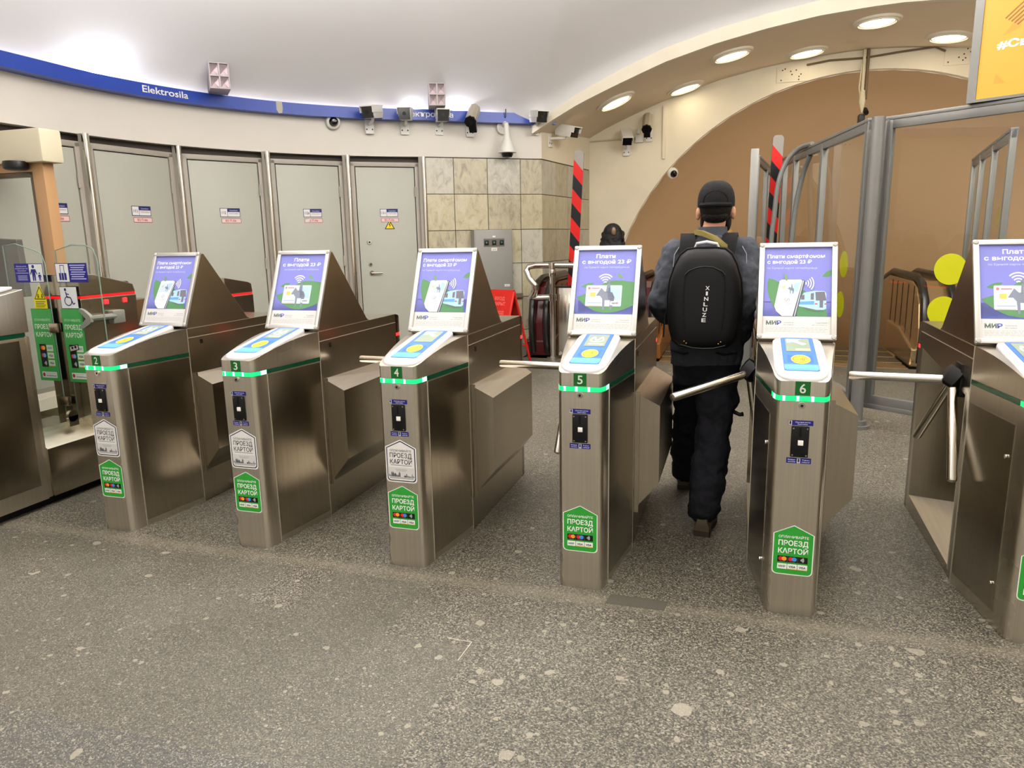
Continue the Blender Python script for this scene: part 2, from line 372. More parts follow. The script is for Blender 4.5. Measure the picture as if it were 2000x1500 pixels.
def solid_strip(mb, p, d0, d1, z0, z1, m=0):
    """a wall band with thickness between the two offsets"""
    A, B = offset_path(p, d0), offset_path(p, d1); rings = [[(a[0], a[1], z0), (b[0], b[1], z0), (b[0], b[1], z1), (a[0], a[1], z1)] for a, b in zip(A, B)]
    return mb.loft(rings, m)
b = MB(); solid_strip(b, PATH, -.16, 0.0, 2.50, 2.98)
structure(b.build('wall_left', PLASTER), 'curved white plaster wall above the grey service doors', 'wall')
# lintel gap over the doors, its shadow put into the dark colour, and wall behind the doors
b = MB(); solid_strip(b, PATH, -.20, -.10, 0, 2.52); structure(b.build('trim_1', mat('door_recess', '#3b352f', .7)), 'dark recess behind and over the service doors', 'trim')
q = MB(); q.box((-2.98, -6.0, 0), (-2.83, 2.03, 2.50)); structure(q.build('wall_left_lower', PLASTER), 'plain white plaster wall before the first service door', 'wall')
# blue band, a ledge that hides the cove lamps
BLUE = mat('blue_enamel_band', '#1f3f9e', .32, noise=.04, nscale=3)
BP = [(-2.82, -6.0), (-2.82, -3.0), (-2.82, 0)] + arc_path(40) + [(.0, 6.93), (.72, 7.42)]
b = MB(); solid_strip(b, BP, .135, .15, 2.925, 3.052); solid_strip(b, BP, 0.0, .135, 2.925, 2.94)
band = structure(b.build('trim_2', BLUE), 'long blue enamel band with the station name', 'trim')
def path_at(x_or_i, off=0.0):
    pass
def wall_frame(px, py):
    """frame on the wall path nearest to a point: origin, along, normal into the hall"""
    best = None
    for a, c in zip(BP, BP[1:]):
        a, c = Vector(a), Vector(c); t = max(0, min(1, (Vector((px, py)) - a).dot(c - a) / (c - a).length_squared)); q = a + (c - a) * t; d = (Vector((px, py)) - q).length
        if best is None or d < best[0]: best = (d, q, (c - a).normalized())
    q, t = best[1], best[2]; return Vector((q.x, q.y, 0)), Vector((t.x, t.y, 0)), Vector((t.y, -t.x, 0))
def band_map(px, py, z):
    o, t, n = wall_frame(px, py)
    # letters follow the curve by stepping along the path
    def mp(u, v, l):
        q = o + t * u; o2, t2, n2 = wall_frame(q.x, q.y); r = o2 + n2 * (.1515 + l); return Vector((r.x, r.y, z + v))
    return mp
a = Art(band_map(-2.60, 4.00, 2.965)); a.text('Elektrosila', 0, 0, .066, '#e8e6e2', w=.52, align='c', bold=.012); a.build('lettering', band)
a = Art(band_map(-.69, 6.40, 2.965)); a.text('Электросила', 0, 0, .062, '#e8e6e2', w=.66, align='c', bold=.012); a.build('lettering', band)
o, t, n = wall_frame(-2.03, 5.18)
a = Art(plane_map(o + n * .151 + Vector((0, 0, 2.93)), t, (0, 0, 1), n)); a.poly([(-.035, .125), (.035, .125), (.04, .05), (.03, .0), (-.01, -.01), (-.035, .03)], '#a8a49a'); a.build('torn_patch', band)

# ---------------------------------------------------------------- service doors
DOOR_M = mat('grey_door_paint', '#a5a69a', .45, noise=.03, nscale=2); DFRAME = mat('grey_frame_paint', '#9d968c', .45, noise=.08, nscale=5)
POSTS = [(-2.84, 2.08), (-2.77, 3.15), (-2.65, 4.22), (-2.13, 5.06), (-1.5, 5.8), (-.74, 6.38)]
DOOR_TXT = ['110', '111', '112', '112а', '113-1']
for i in range(5):
    A, B = Vector(POSTS[i]), Vector(POSTS[i + 1]); t = (B - A).normalized(); Lg = (B - A).length; n = Vector((t.y, -t.x)); o = A - n * .06
    def W(u, d, z, o=o, t=t, n=n): q = o + t * u + n * d; return (q.x, q.y, z)
    fr = Matrix(((t.x, n.x, 0, o.x), (t.y, n.y, 0, o.y), (0, 0, 1, 0), (0, 0, 0, 1)))
    root = thing('door_%d' % (i + 1), ['grey steel service door behind the tan booth frame', 'grey steel service door above the gate numbered 2', 'grey steel service door between the gates numbered 2 and 3', 'grey steel service door with a peeling red label', 'grey steel service door with yellow warning triangle and lever handle'][i], 'door'); root['kind'] = 'structure'
    q = MB(); q.xf = fr
    q.box((.04, -.03, 0), (.092, .03, 2.42), 0, .006); q.box((Lg - .10, -.03, 0), (Lg - .04, .03, 2.42), 0, .006); q.box((.04, -.03, 2.375), (Lg - .04, .03, 2.43), 0, .006)
    q.build('door_frame', DFRAME, root)
    q = MB(); q.xf = fr; q.box((.102, -.03, .02), (Lg - .110, .022, 2.365), 0, .004); leaf = q.build('door_leaf', DOOR_M, root)
    for z in (.35, 1.15, 2.0):
        q = MB(); q.xf = fr; q.cyl((Lg - .104, .035, z), (Lg - .104, .035, z + .13), .013, 10); q.build('hinge', DFRAME, root)
    if i == 4:
        q = MB(); q.xf = fr; q.cyl((.235, .02, 1.05), (.235, .045, 1.05), .028); q.cyl((.235, .045, 1.05), (.235, .075, 1.05), .011); q.cyl((.228, .072, 1.05), (.37, .072, 1.05), .010); q.build('door_handle', CHROME, root)
        for z, r in ((1.16, .022), (1.44, .026)):
            q = MB(); q.xf = fr; q.cyl((.225, .02, z), (.225, .04, z), r); q.cyl((.225, .04, z), (.225, .044, z), r * .45, m=1); q.build('lock', [CHROME, BLACK], root)
    c = Lg * .5 + (.02 if i else .17)
    O = Vector(W(c, .0235, 1.80)); U = Vector((t.x, t.y, 0)); Nn = Vector((n.x, n.y, 0))
    a = Art(plane_map(O, U, (0, 0, 1), Nn)); w_ = .115
    a.rect(-w_, -.045, w_, .055, '#2a2e55').up().rect(-w_ + .006, -.039, w_ - .006, .049, '#d9d6d8').up()
    a.rect(-.03, .012, w_ - .006, .049, '#20265f'); a.text(DOOR_TXT[i], -.071, -.01, .03, '#33323a', w=.06 if len(DOOR_TXT[i]) > 3 else .045, align='c', bold=.02)
    a.rect(-.032, -.039, -.028, .049, '#2a2e55'); a.up().text('Служебное', .04, .023, .012, '#cfd0e6', w=.09, align='c'); a.text('помещение', .04, -.01, .012, '#55555d', w=.11, align='c')
    a.l = 0; a.rect(-w_ + .01, -.112, w_ + .006, -.06, '#8c4a4e').up().rect(-w_ + .015, -.107, w_ + .001, -.065, '#dcbfbd').up().text('В4 П-IIа' if i == 0 else 'В2 П-IIа', 0, -.096, .022, '#a5222b', w=.12, align='c', bold=.02)
    if i == 3: a.up().poly([(-.10, -.107), (-.06, -.107), (-.03, -.062), (-.07, -.066)], '#d3cfc9')
    a.build('room_label', root)
    if i == 4:
        a = Art(plane_map(O + Vector((0, 0, -.145)), U, (0, 0, 1), Nn)); k = .067
        a.poly([(-k, -.055), (k, -.055), (0, .062)], '#1b1a14').up().poly([(-k + .017, -.046), (k - .017, -.046), (0, .042)], '#e6c91c').up()
        a.poly([(.004, .03), (-.014, -.006), (0, -.004), (-.003, -.038), (.016, .003), (.003, .0), (.011, .026)], '#1b1a14'); a.build('warning_sign', root)
for i, (x, y) in enumerate(POSTS):
    q = MB(); q.cyl((x + .02, y - .02, 0), (x + .02, y - .02, 2.50), .034, 16); q.box((x - .035, y - .05, 0), (x + .03, y + .02, 2.5), 1)
    structure(q.build('trim_%d' % (i + 3), [CHROME, DFRAME]), 'half round steel cover post between service doors', 'trim')

# ---------------------------------------------------------------- marble tiled wall
MARB = []
for k, (c0, c1) in enumerate((('#bab6a8', '#7f7b6c'), ('#bab49f', '#857f6a'), ('#bfbcae', '#87847a'), ('#b5ab8d', '#776f58'))):
    m = bpy.data.materials.new('marble_tile_%s' % 'abcd'[k]); m.use_nodes = True; nt = m.node_tree; bb = nt.nodes['Principled BSDF']; N = nt.nodes.new; L = nt.links.new
    tc = N('ShaderNodeTexCoord'); mp = N('ShaderNodeMapping'); mp.inputs['Location'].default_value = (k * 7, k * 3, k); mp.inputs['Rotation'].default_value = (.3, .9, .5); mp.inputs['Scale'].default_value = (1, 2.6, 1); L(tc.outputs['Object'], mp.inputs[0])
    nn = N('ShaderNodeTexNoise'); nn.inputs['Scale'].default_value = 5.5; nn.inputs['Detail'].default_value = 10; nn.inputs['Roughness'].default_value = .78; nn.inputs['Distortion'].default_value = .8; L(mp.outputs[0], nn.inputs['Vector'])
    rp = N('ShaderNodeValToRGB'); L(nn.outputs['Fac'], rp.inputs[0]); e = rp.color_ramp.elements; e[0].position = .3; e[0].color = lin(c1); e[1].position = .62; e[1].color = lin(c0)
    q = e.new(.48); q.color = lin(['#b2ae9f', '#b3a98a', '#afab9c', '#a69e88'][k]); L(rp.outputs[0], bb.inputs['Base Color']); bb.inputs['Roughness'].default_value = .3
    MARB.append(m)
GROUT = mat('tile_joint', '#3d372c', .8)
ROWS = [0, .20, .66, 1.12, 1.57, 2.035, 2.49]
def tile_wall(name, A, B, us, label):
    A, B = Vector(A), Vector(B); t = (B - A).normalized(); n = Vector((t.y, -t.x)); rnd = random.Random(5)
    fr = Matrix(((t.x, n.x, 0, A.x), (t.y, n.y, 0, A.y), (0, 0, 1, 0), (0, 0, 0, 1)))
    q = MB(); q.xf = fr; q.box((0, -.14, 0), ((B - A).length, -.01, 2.50), 4)
    for u0, u1 in zip(us, us[1:]):
        for z0, z1 in zip(ROWS, ROWS[1:]): q.box((u0 + .0045, -.012, z0 + .0045), (u1 - .0045, 0.0, z1 - .0045), rnd.randrange(4))
    o = q.build(name, MARB + [GROUT]); return structure(o, label, 'wall')
tile_wall('wall_back', (-.70, 6.357), (.59, 7.33), [0, .0, .378, .838, 1.304, 1.6155][1:], 'wall of pale marble tiles beside the last service door')
q = MB(); q.prism([(.59, 7.33), (.72, 7.32), (.98, 9.32), (.85, 9.32)], 2, 0, .01)
tile_wall('wall_recess', (.59, 7.33), (.85, 9.30), [0, .52, 1.0, 1.46, 1.987], 'side wall of the arch with brown toned marble tiles')
# plaster over the side wall up to the vault
b = MB(); b.xf = None
PROF = [(.52, 2.80), (.75, 2.93), (1.15, 3.13), (1.6, 3.31), (2.22, 3.54), (2.83, 3.70), (3.4, 3.81), (3.95, 3.89), (4.5, 3.93)]
PROF = PROF + [(CX, 3.94)] + [(2 * CX - x, z) for x, z in PROF[::-1]]
def prof_z(x):
    for (x0, z0), (x1, z1) in zip(PROF, PROF[1:]):
        if x0 <= x <= x1: return z0 + (z1 - z0) * (x - x0) / (x1 - x0)
    return PROF[0][1]
for s in (0, 1):
    X = (lambda x: x) if not s else (lambda x: 2 * CX - x)
    q = MB(); vs = [(X(.59), 7.33, 2.5), (X(.85), 9.3, 2.5), (X(.85), 9.3, 3.0), (X(.59), 7.33, 3.0), (X(.45), 7.35, 2.5), (X(.7), 9.3, 2.5), (X(.7), 9.3, 3.0), (X(.45), 7.35, 3.0)]
    q.add(vs, [(0, 1, 2, 3), (4, 5, 6, 7), (0, 3, 7, 4), (0, 1, 5, 4), (1, 2, 6, 5), (3, 2, 6, 7)])
    structure(q.build('wall_recess_top' if not s else 'wall_right_top', PLASTER_W), 'cream plaster over the marble side wall of the arch', 'wall')
q = MB(); q.add([(2 * CX - .59, 7.33, 0), (2 * CX - .85, 9.3, 0), (2 * CX - .85, 9.3, 2.5), (2 * CX - .59, 7.33, 2.5)], [(0, 1, 2, 3)]); q.add([(2 * CX - .59, 7.33, 0), (12.48, 2.9, 0), (12.48, 2.9, 3.0), (2 * CX - .59, 7.33, 3.0)], [(0, 1, 2, 3)]); q.add([(12.48, 2.9, 0), (12.48, -6, 0), (12.48, -6, 3.0), (12.48, 2.9, 3.0)], [(0, 1, 2, 3)])
structure(q.build('wall_right', MARB[1]), 'far right wall of the hall behind the glass', 'wall')

# ---------------------------------------------------------------- vault, rib, arch wall, tunnel
b = MB(); Y0, Y1 = 7.15, 9.34
fine = [(.52 + (2 * CX - 1.04) * i / 60) for i in range(61)]
b.loft([[(x, Y0, prof_z(x)) for x in fine] + [(x, Y0, prof_z(x) + .06) for x in fine[::-1]], [(x, Y1, prof_z(x)) for x in fine] + [(x, Y1, prof_z(x) + .06) for x in fine[::-1]]], 0)
structure(b.build('ceiling_vault', SOFFIT_M, sharp=50), 'taupe vaulted soffit over the escalator landing', 'ceiling')
def rib_top(x): return prof_z(x) + .10 + .065 * min(1, (x - .5) / 1.2, (2 * CX - .5 - x) / 1.2)
b = MB(); b.loft([[(x, Y0 - .05, prof_z(x) - .004), (x, Y0 - .02, rib_top(x)), (x, Y0 + .2, rib_top(x) + .05), (x, Y0 + .03, prof_z(x) - .004)] for x in fine], 0)
structure(b.build('trim_9', FASCIA_M), 'off white plaster rib edging the arch', 'trim')
R0 = 3.68
b = MB(); cols = [.70, .85, 1.0] + [CX - R0 * math.cos(PI * i / 72) for i in range(73)] + [2 * CX - 1.0, 2 * CX - .85, 2 * CX - .70]
def hole(x): d = R0 * R0 - (x - CX) ** 2; return math.sqrt(d) if d > 0 else 0
for x0, x1 in zip(cols, cols[1:]):
    for y in (9.30, 9.42): b.add([(x0, y, hole(x0)), (x1, y, hole(x1)), (x1, y, prof_z(x1) + .03), (x0, y, prof_z(x0) + .03)], [(0, 1, 2, 3)], 0)
    b.add([(x0, 9.30, hole(x0)), (x1, 9.30, hole(x1)), (x1, 9.42, hole(x1)), (x0, 9.42, hole(x0))], [(0, 1, 2, 3)], 0, True)
structure(b.build('wall_arch', PLASTER_W), 'cream arch wall around the escalator tunnel', 'wall')
b = MB(); rings = []
for y, dz in ((9.42, 0), (10.4, 0), (11.2, -.2), (12.5, -.95), (16, -2.97), (22, -6.4), (30, -11)):
    rings.append([(CX + R0 * math.cos(2 * PI * k / 72), y, R0 * math.sin(2 * PI * k / 72) + dz) for k in range(72)])
b.loft(rings, 0, caps=False); b.add(rings[-1], [list(range(72))])
structure(b.build('wall_tunnel', TUNNEL_M), 'tan painted lining of the escalator tunnel', 'wall')
# ---------------------------------------------------------------- dome
edge = [(x, y, 2.93) for x, y in PATH[:-1]] + [(.56, 7.12, 2.95)] + [(x, Y0 - .02, rib_top(x)) for x in fine[1:-1]] + [(2 * CX - .56, 7.12, 2.95)] + [(2 * CX - x, y, 2.93) for x, y in PATH[:-1][::-1]]
T = Vector((4.2, -1.0, 4.75)); b = MB(); rings = []
for k in range(25):
    u = (k / 24) ** 1.5; rings.append([(e[0] + (T.x - e[0]) * u, e[1] + (T.y - e[1]) * u, e[2] + (T.z - e[2]) * math.sin(u * PI / 2) ** .62) for e in edge])
b.loft(rings, 0, caps=False, closed_u=False)
structure(b.build('ceiling', CEIL_M), 'white plaster dome of the hall', 'ceiling')
# ================================================================== turnstiles
OFF = Matrix.Translation((-.1525, -.90, 0))
def L_(p): return (p[0] - .1525, p[1] - .90, p[2])
def TM():
    q = MB(); q.xf = OFF; return q
HALF = [(0, .2660), (.04, .2660), (.076, .2664), (.084, .2735), (.091, .2880), (.0975, .3120), (.1015, .3520), (.1117, .428), (.1219, .505), (.1321, .581), (.1423, .657), (.1525, .733)]
def outline(d=0.0):
    """full outline, right rear corner round the front to left rear corner"""
    R = [(.1525 + x + (d if x > .03 else 0), y - (d if y < .3 else 0)) for x, y in HALF]; Lf = [(.1525 - x - (d if x > .03 else 0), y - (d if y < .3 else 0)) for x, y in HALF[1:]]
    return R[::-1] + Lf
def ztop(y):
    t = max(0, min(1, (y - .2655) / .4695)); return .922 + .078 * (1 - (1 - t) ** 1.7)
def yfront(x):                                                       # front face of the column at x from its middle
    x = abs(x)
    for (x0, y0), (x1, y1) in zip(HALF, HALF[1:]):
        if x0 <= x <= x1: return y0 + (y1 - y0) * (x - x0) / (x1 - x0)
    return HALF[5][1]
def front_map(u0, z0):
    return lambda u, v, l: L_((.1525 + u0 + u, yfront(u0 + u) - .0012 - l, z0 + v))
def column(name, z0, z1, mats, parent, top=False, d=0.0):
    q = TM(); o = outline(d); n = len(o); lo = [(x, y, z0) for x, y in o]; hi = [(x, y, ztop(y) if top else z1) for x, y in o]
    for i in range(n - 1): q.add([lo[i], lo[i + 1], hi[i + 1], hi[i]], [(0, 1, 2, 3)], 0, True)
    q.add([lo[0], lo[-1], hi[-1], hi[0]], [(0, 1, 2, 3)], 0)
    for i in range(n // 2): q.add([hi[i], hi[i + 1], hi[n - 2 - i], hi[n - 1 - i]], [(0, 1, 2, 3) if i + 1 != n - 2 - i else (0, 1, 3)], 1 if len(mats) > 1 else 0, True)
    return q.build(name, mats, parent, sharp=30)
LED_G = mat('green_led', '#12c060', .3, emit=1.5, ecol='#0cd060'); LED_HOT = mat('green_led_core', '#a8ffe0', .3, emit=3.5, ecol='#6dffc8'); LED_OFF = mat('dark_green_strip', '#0c3a24', .15)
LED_R = mat('red_led', '#ff2a2a', .3, emit=2.6, ecol='#ff1d22')
def base_turnstile():
    root = thing('turnstile', 'x', 'turnstile', (.1525, .90, 0), group='numbered turnstiles in a row')
    column('front_column', 0, .8475, [STEEL_V], root)
    column('reader_head', .8685, 1.0, [STEEL_V, STEEL_TOP], root, top=True)
    # light strip: lit round the front, dark along the sides
    q = TM(); o = outline(.0006)
    for i in range(len(o) - 1):
        (xa, ya), (xb, yb) = o[i], o[i + 1]; lit = (ya + yb) / 2 < .37
        seg = 4 if lit and abs(xa - xb) > .02 else 1
        for k in range(seg):
            f0, f1 = k / seg, (k + 1) / seg; m = 2
            if lit: m = 1 if (i * 3 + k * 2) % 5 == 0 else 0
            elif i in (2, 4) or len(o) - 2 - i in (2, 4): m = 2
            q.add([(xa + (xb - xa) * f0, ya + (yb - ya) * f0, .8485), (xa + (xb - xa) * f1, ya + (yb - ya) * f1, .8485), (xa + (xb - xa) * f1, ya + (yb - ya) * f1, .8675), (xa + (xb - xa) * f0, ya + (yb - ya) * f0, .8675)], [(0, 1, 2, 3)], m)
    q.build('light_strip', [LED_G, LED_HOT, LED_OFF], root)
    # flush side doors of the column, with their seams
    for s in (1, -1):
        q = TM(); P = lambda y, z, d: (.1525 + s * (.1015 + .051 * (y - .352) / .381 + d), y, z)
        vs = [P(.360, .03, .0015), (P(.728, .03, .0015)), P(.728, .842, .0015), P(.360, .842, .0015)] if s > 0 else [P(.366, .06, .0015), P(.722, .045, .0015), P(.722, .775, .0015), P(.366, .775, .0015)]
        vs += [(x - s * .003, y, z) for x, y, z in vs]
        q.add(vs, [(0, 1, 2, 3), (4, 5, 6, 7), (0, 1, 5, 4), (1, 2, 6, 5), (2, 3, 7, 6), (3, 0, 4, 7)]); dr = q.build('side_panel', STEEL, root)
        if s < 0:
            for z in (.16, .65):
                q = TM(); c = P(.40, z, .002); q.cyl(c, (c[0] - .005, c[1], c[2]), .008, 10); q.build('panel_lock', CHROME, dr)
    q = TM(); q.box((.304, .7335, 0), (.3066, .7365, 1.0)); q.box((.304, .738, .9462), (.3062, 1.615, .9485)); q.box((-.0015, .7335, 0), (.001, .7365, 1.0)); q.box((-.0012, .738, .9462), (.001, 1.615, .9485)); q.box((.2535, .354, .002), (.2565, .3565, .846)); q.box((-.0015, .785, .03), (.0005, .788, .8)); q.build('seam_highlight', EDGE, root)  # added pale strips, the bright highlight along the seams put into their colour
    # rear cabinet with the recess for the arms on its left
    q = TM(); y0, y1, x1, zt = .737, 1.62, .305, .9462
    q.add([(x1, y0, 0), (x1, y1, 0), (x1, y1, zt), (x1, y0, zt)], [(0, 1, 2, 3)]); q.add([(0, y0, 0), (x1, y0, 0), (x1, y0, zt), (0, y0, zt)], [(0, 1, 2, 3)])
    q.add([(0, y1, 0), (x1, y1, 0), (x1, y1, zt), (0, y1, zt)], [(0, 1, 2, 3)]); q.add([(0, y0, zt), (x1, y0, zt), (x1, y1, zt), (0, y1, zt)], [(0, 1, 2, 3)])
    A, B, C_, D = (0, .79, .045), (0, 1.57, .085), (0, 1.57, .872), (0, .79, .79); O = [(0, y0, 0), (0, y1, 0), (0, y1, zt), (0, y0, zt)]
    q.add(O + [A, B, C_, D], [(0, 1, 5, 4), (1, 2, 6, 5), (2, 3, 7, 6), (3, 0, 4, 7)])
    E0, E1 = (.27, 1.0, .24), (.27, 1.0, .83)
    q.add([A, B, C_, D, E0, E1], [(1, 2, 5, 4), (0, 3, 5, 4), (3, 2, 5)]); q.add([A, B, E0], [(0, 1, 2)], 1)
    q.build('cabinet', [STEEL, STEEL_TOP], root, sharp=20)
    q = TM(); q.box((0, .737, .9485), (.305, 1.62, 1.0), 0); q.build('top_cap', STEEL, root, bevel=.002)
    q = TM(); q.box((.225, .83, .905), (.3065, .85, .93), 0); q.build('sensor_window', BLACK, root)
    # arm housing on the right
    q = TM(); q.loft([[(.300, .757, .750), (.42, .757, .690), (.42, .757, .318), (.300, .757, .172)], [(.300, 1.56, .735), (.42, 1.45, .690), (.42, 1.45, .318), (.300, 1.56, .172)]], 0, smooth=False)
    q.add([(.300, .757, .7505), (.42, .757, .6905), (.42, 1.45, .6905), (.300, 1.56, .7355)], [(0, 1, 2, 3)], 1)  # top face in lighter steel, the ceiling's reflection put into its colour
    q.box((.303, .748, .172), (.328, .758, .752)); q.build('arm_housing', [STEEL, STEEL_TOP], root)
    # rear end column with red light strip
    q = TM(); out = [(.1525, 1.622), (.1515, 1.66), (.138, 1.70), (.11, 1.728), (.06, 1.742), (0, 1.745)]; full = [(.1525 + x, y) for x, y in out] + [(.1525 - x, y) for x, y in out[::-1][1:]]
    q.loft([[(x, y, 0) for x, y in full], [(x, y, .86) for x, y in full]], 0); q.loft([[(x, y, .88) for x, y in full], [(x, y, 1.0 - (y - 1.62) * .25) for x, y in full]], 0); q.build('end_column', STEEL_DK, root)
    q = TM(); q.loft([[(x, y, .861) for x, y in full], [(x, y, .879) for x, y in full]], 0, caps=False); q.build('end_light', LED_R, root)
    # card reader
    pz = lambda y: .929 + (y - .272) * .187
    hp = [(0, .266), (.04, .270), (.068, .285), (.087, .312), (.097, .36), (.0985, .42), (.098, .6), (.094, .69), (.085, .715), (.07, .722), (0, .723)]
    full = [(x, y) for x, y in hp] + [(-x, y) for x, y in hp[-2:0:-1]]; cy = .49
    ring = lambda k, dz: [(.1525 + x * k, cy + (y - cy) * k, pz(cy + (y - cy) * k) + dz) for x, y in full]
    q = TM(); q.loft([ring(1, -.022), ring(1, .0), ring(.975, .006), ring(.93, .0085)], 0); q.build('card_reader', WHITE_PL, root, sharp=60)
    q = TM(); q.cyl((.1525, .268, .833), (.1525, .259, .833), .0115, 18); q.cyl((.1525, .259, .833), (.1525, .258, .833), .005, 10, 1); q.build('lock', [CHROME, BLACK], root)
    # token slot
    q = TM(); q.box((.1525 - .031, .2585, .637), (.1525 + .031, .2685, .755), 0, .003)
    q.box((.1525 - .004, .2575, .715), (.1525 + .004, .2590, .75), 1); q.box((.1525 - .006, .2575, .645), (.1525 + .006, .2590, .67), 1)
    for dx in (-.024, .024):
        for z in (.645, .747): q.cyl((.1525 + dx, .2588, z), (.1525 + dx, .2572, z), .003, 8, 2)
    sl = q.build('token_slot', [BLACK, BLACK_MATT, CHROME], root)
    q = TM(); q.box((.1525 - .007, .253, .684), (.1525 + .012, .2595, .703), 0, .002); q.build('button', mat('white_button', '#f2efe6', .3), sl)
    a = Art(front_map(0, .7765)); a.rect(-.043, -.019, .043, 0, '#1d1d74').up().rect(-.042, -.018, -.030, -.001, '#b8b8c0').up(); a.poly([(-.0385, -.003), (-.0335, -.003), (-.0335, -.010), (-.0315, -.010), (-.036, -.016), (-.0405, -.010), (-.0385, -.010)], '#26262e')
    a.text('Опустите жетон', .007, -.0085, .0045, '#d5d5ea', w=.052, align='c', bold=.01); a.text('Insert token', .007, -.0155, .0045, '#d5d5ea', w=.034, align='c', bold=.01); a.build('slot_label', root)
    a = Art(front_map(0, .633)); a.rect(-.043, -.021, .043, 0, '#1d1d74').up().rect(-.006, -.020, .006, -.001, '#b8b8c0').up(); a.poly([(-.0025, -.003), (.0025, -.003), (.0025, -.010), (.0045, -.010), (0, -.017), (-.0045, -.010), (-.0025, -.010)], '#26262e')
    for s, t1, t2 in ((-1, 'Возврат', 'жетонов'), (1, 'Token', 'refund')): a.text(t1, s * .0245, -.009, .0045, '#d5d5ea', w=.026, align='c', bold=.01); a.text(t2, s * .0245, -.017, .0045, '#d5d5ea', w=.026, align='c', bold=.01)
    a.build('slot_label', root)
    # sloping advertising board on top
    q = TM(); tri = [(.745, 1.0), (1.292, 1.0), (1.262, 1.012), (.932, 1.402), (.905, 1.402), (.742, 1.012)]; q.prism(tri, 0, .004, .301); q.build('ad_housing', STEEL, root, bevel=.002)
    return root
# board frame: u across, v up the slope
BO = Vector((.1525, .730, 1.010)); BT = Vector((.1525, .903, 1.407)); BV = (BT - BO); BL = BV.length; BV.normalize(); BN = Vector((0, -BV.z, BV.y))
def board_pt(u, v, d): q = BO + BV * v + BN * d; return (q.x + u, q.y, q.z)
def ad_frame(parent):
    q = TM(); fr = Matrix(((1, 0, 0, BO.x), (0, BV.y, BN.y, BO.y), (0, BV.z, BN.z, BO.z), (0, 0, 0, 1))); q.xf = OFF @ fr; hw, w_ = .157, .022
    q.box((-hw, 0, -.004), (-hw + w_, BL, .012), 0, .004); q.box((hw - w_, 0, -.004), (hw, BL, .012), 0, .004)
    q.box((-hw, 0, -.004), (hw, w_, .0125), 0, .004); q.box((-hw, BL - w_, -.004), (hw, BL, .0125), 0, .004); q.box((-hw + .01, .01, -.006), (hw - .01, BL - .01, .0015), 2)
    for s in (-1, 1):
        for v in (.011, BL - .011): q.lathe([(.0001, .0165), (.008, .0155), (.0115, .011), (.012, -.002)], (s * (hw - .011), v, 0), 14, 1)
    return q.build('ad_frame', [ALU, mat('grey_corner_cap', '#a9a6a0', .4, .3), WHITE_PL], parent)
PU0, PV0 = -.136, .022; PW = .272; PH = BL - .044
def poster_map(u, v, l):                                             # u 0..1 left to right, v 0..1 top to bottom
    return L_(board_pt(PU0 + PW * u, PV0 + PH * (1 - v), .0025 + l))
VIO, LEAF, LEAF2 = '#7c7fc6', '#58885a', '#6f9468'
def leaf(a, u, v, L, W, ang, col):
    c, s = math.cos(ang), math.sin(ang); pts = []
    for k in range(13): t = k / 12; pts.append((t * L, math.sin(PI * t) * W))
    for k in range(11, 0, -1): t = k / 12; pts.append((t * L, -math.sin(PI * t) * W * .6))
    return a.poly([(u + x * c - y * s, v + (x * s + y * c) * .75) for x, y in pts], col)
def rider(a, u, v, k, col):                                          # plain grey figure of a person on a horse
    a.poly([(u - .30 * k, v - .02 * k), (u - .15 * k, v - .2 * k), (u - .05 * k, v - .12 * k), (u + .2 * k, v - .1 * k), (u + .28 * k, v + .02 * k), (u + .2 * k, v + .30 * k), (u + .14 * k, v + .30 * k), (u + .14 * k, v + .08 * k), (u - .02 * k, v + .08 * k), (u - .02 * k, v + .3 * k), (u - .08 * k, v + .3 * k), (u - .1 * k, v + .05 * k), (u - .18 * k, v - .02 * k)], col)
    a.poly([(u + .0 * k, v - .1 * k), (u + .14 * k, v - .1 * k), (u + .12 * k, v - .3 * k), (u + .02 * k, v - .3 * k)], col); a.ell(u + .07 * k, v - .35 * k, .045 * k, .04 * k, col)
def poster_base(a):
    a.rect(0, 0, 1, .793, VIO); a.rect(0, .62, 1, .793, '#7a88cf'); a.rect(0, .79, 1, 1, '#d0cecb').up()
    a.text('МИ', .055, .888, -.045, '#3c5148', w=.15, bold=.03); a.text('Р', .212, .888, -.045, '#4d57a8', w=.07, bold=.03)
    for i, (t, w_) in enumerate((('Привилегии', .15), ('без границ', .15))): a.text(t, .31, .868 + i * .024, -.013, '#8d8d92', w=w_)
    for i, (t, w_) in enumerate((('Подробнее', .17), ('на mironline.ru', .21))): a.text(t, .94, .868 + i * .024, -.013, '#8d8d92', w=w_, align='r')
    rnd = random.Random(3)
    for r in range(4):
        u = .05
        while u < .92:
            d = rnd.uniform(.02, .07); a.rect(u, .915 + r * .016, min(u + d, .95), .920 + r * .016, '#b1afae'); u += d + .012
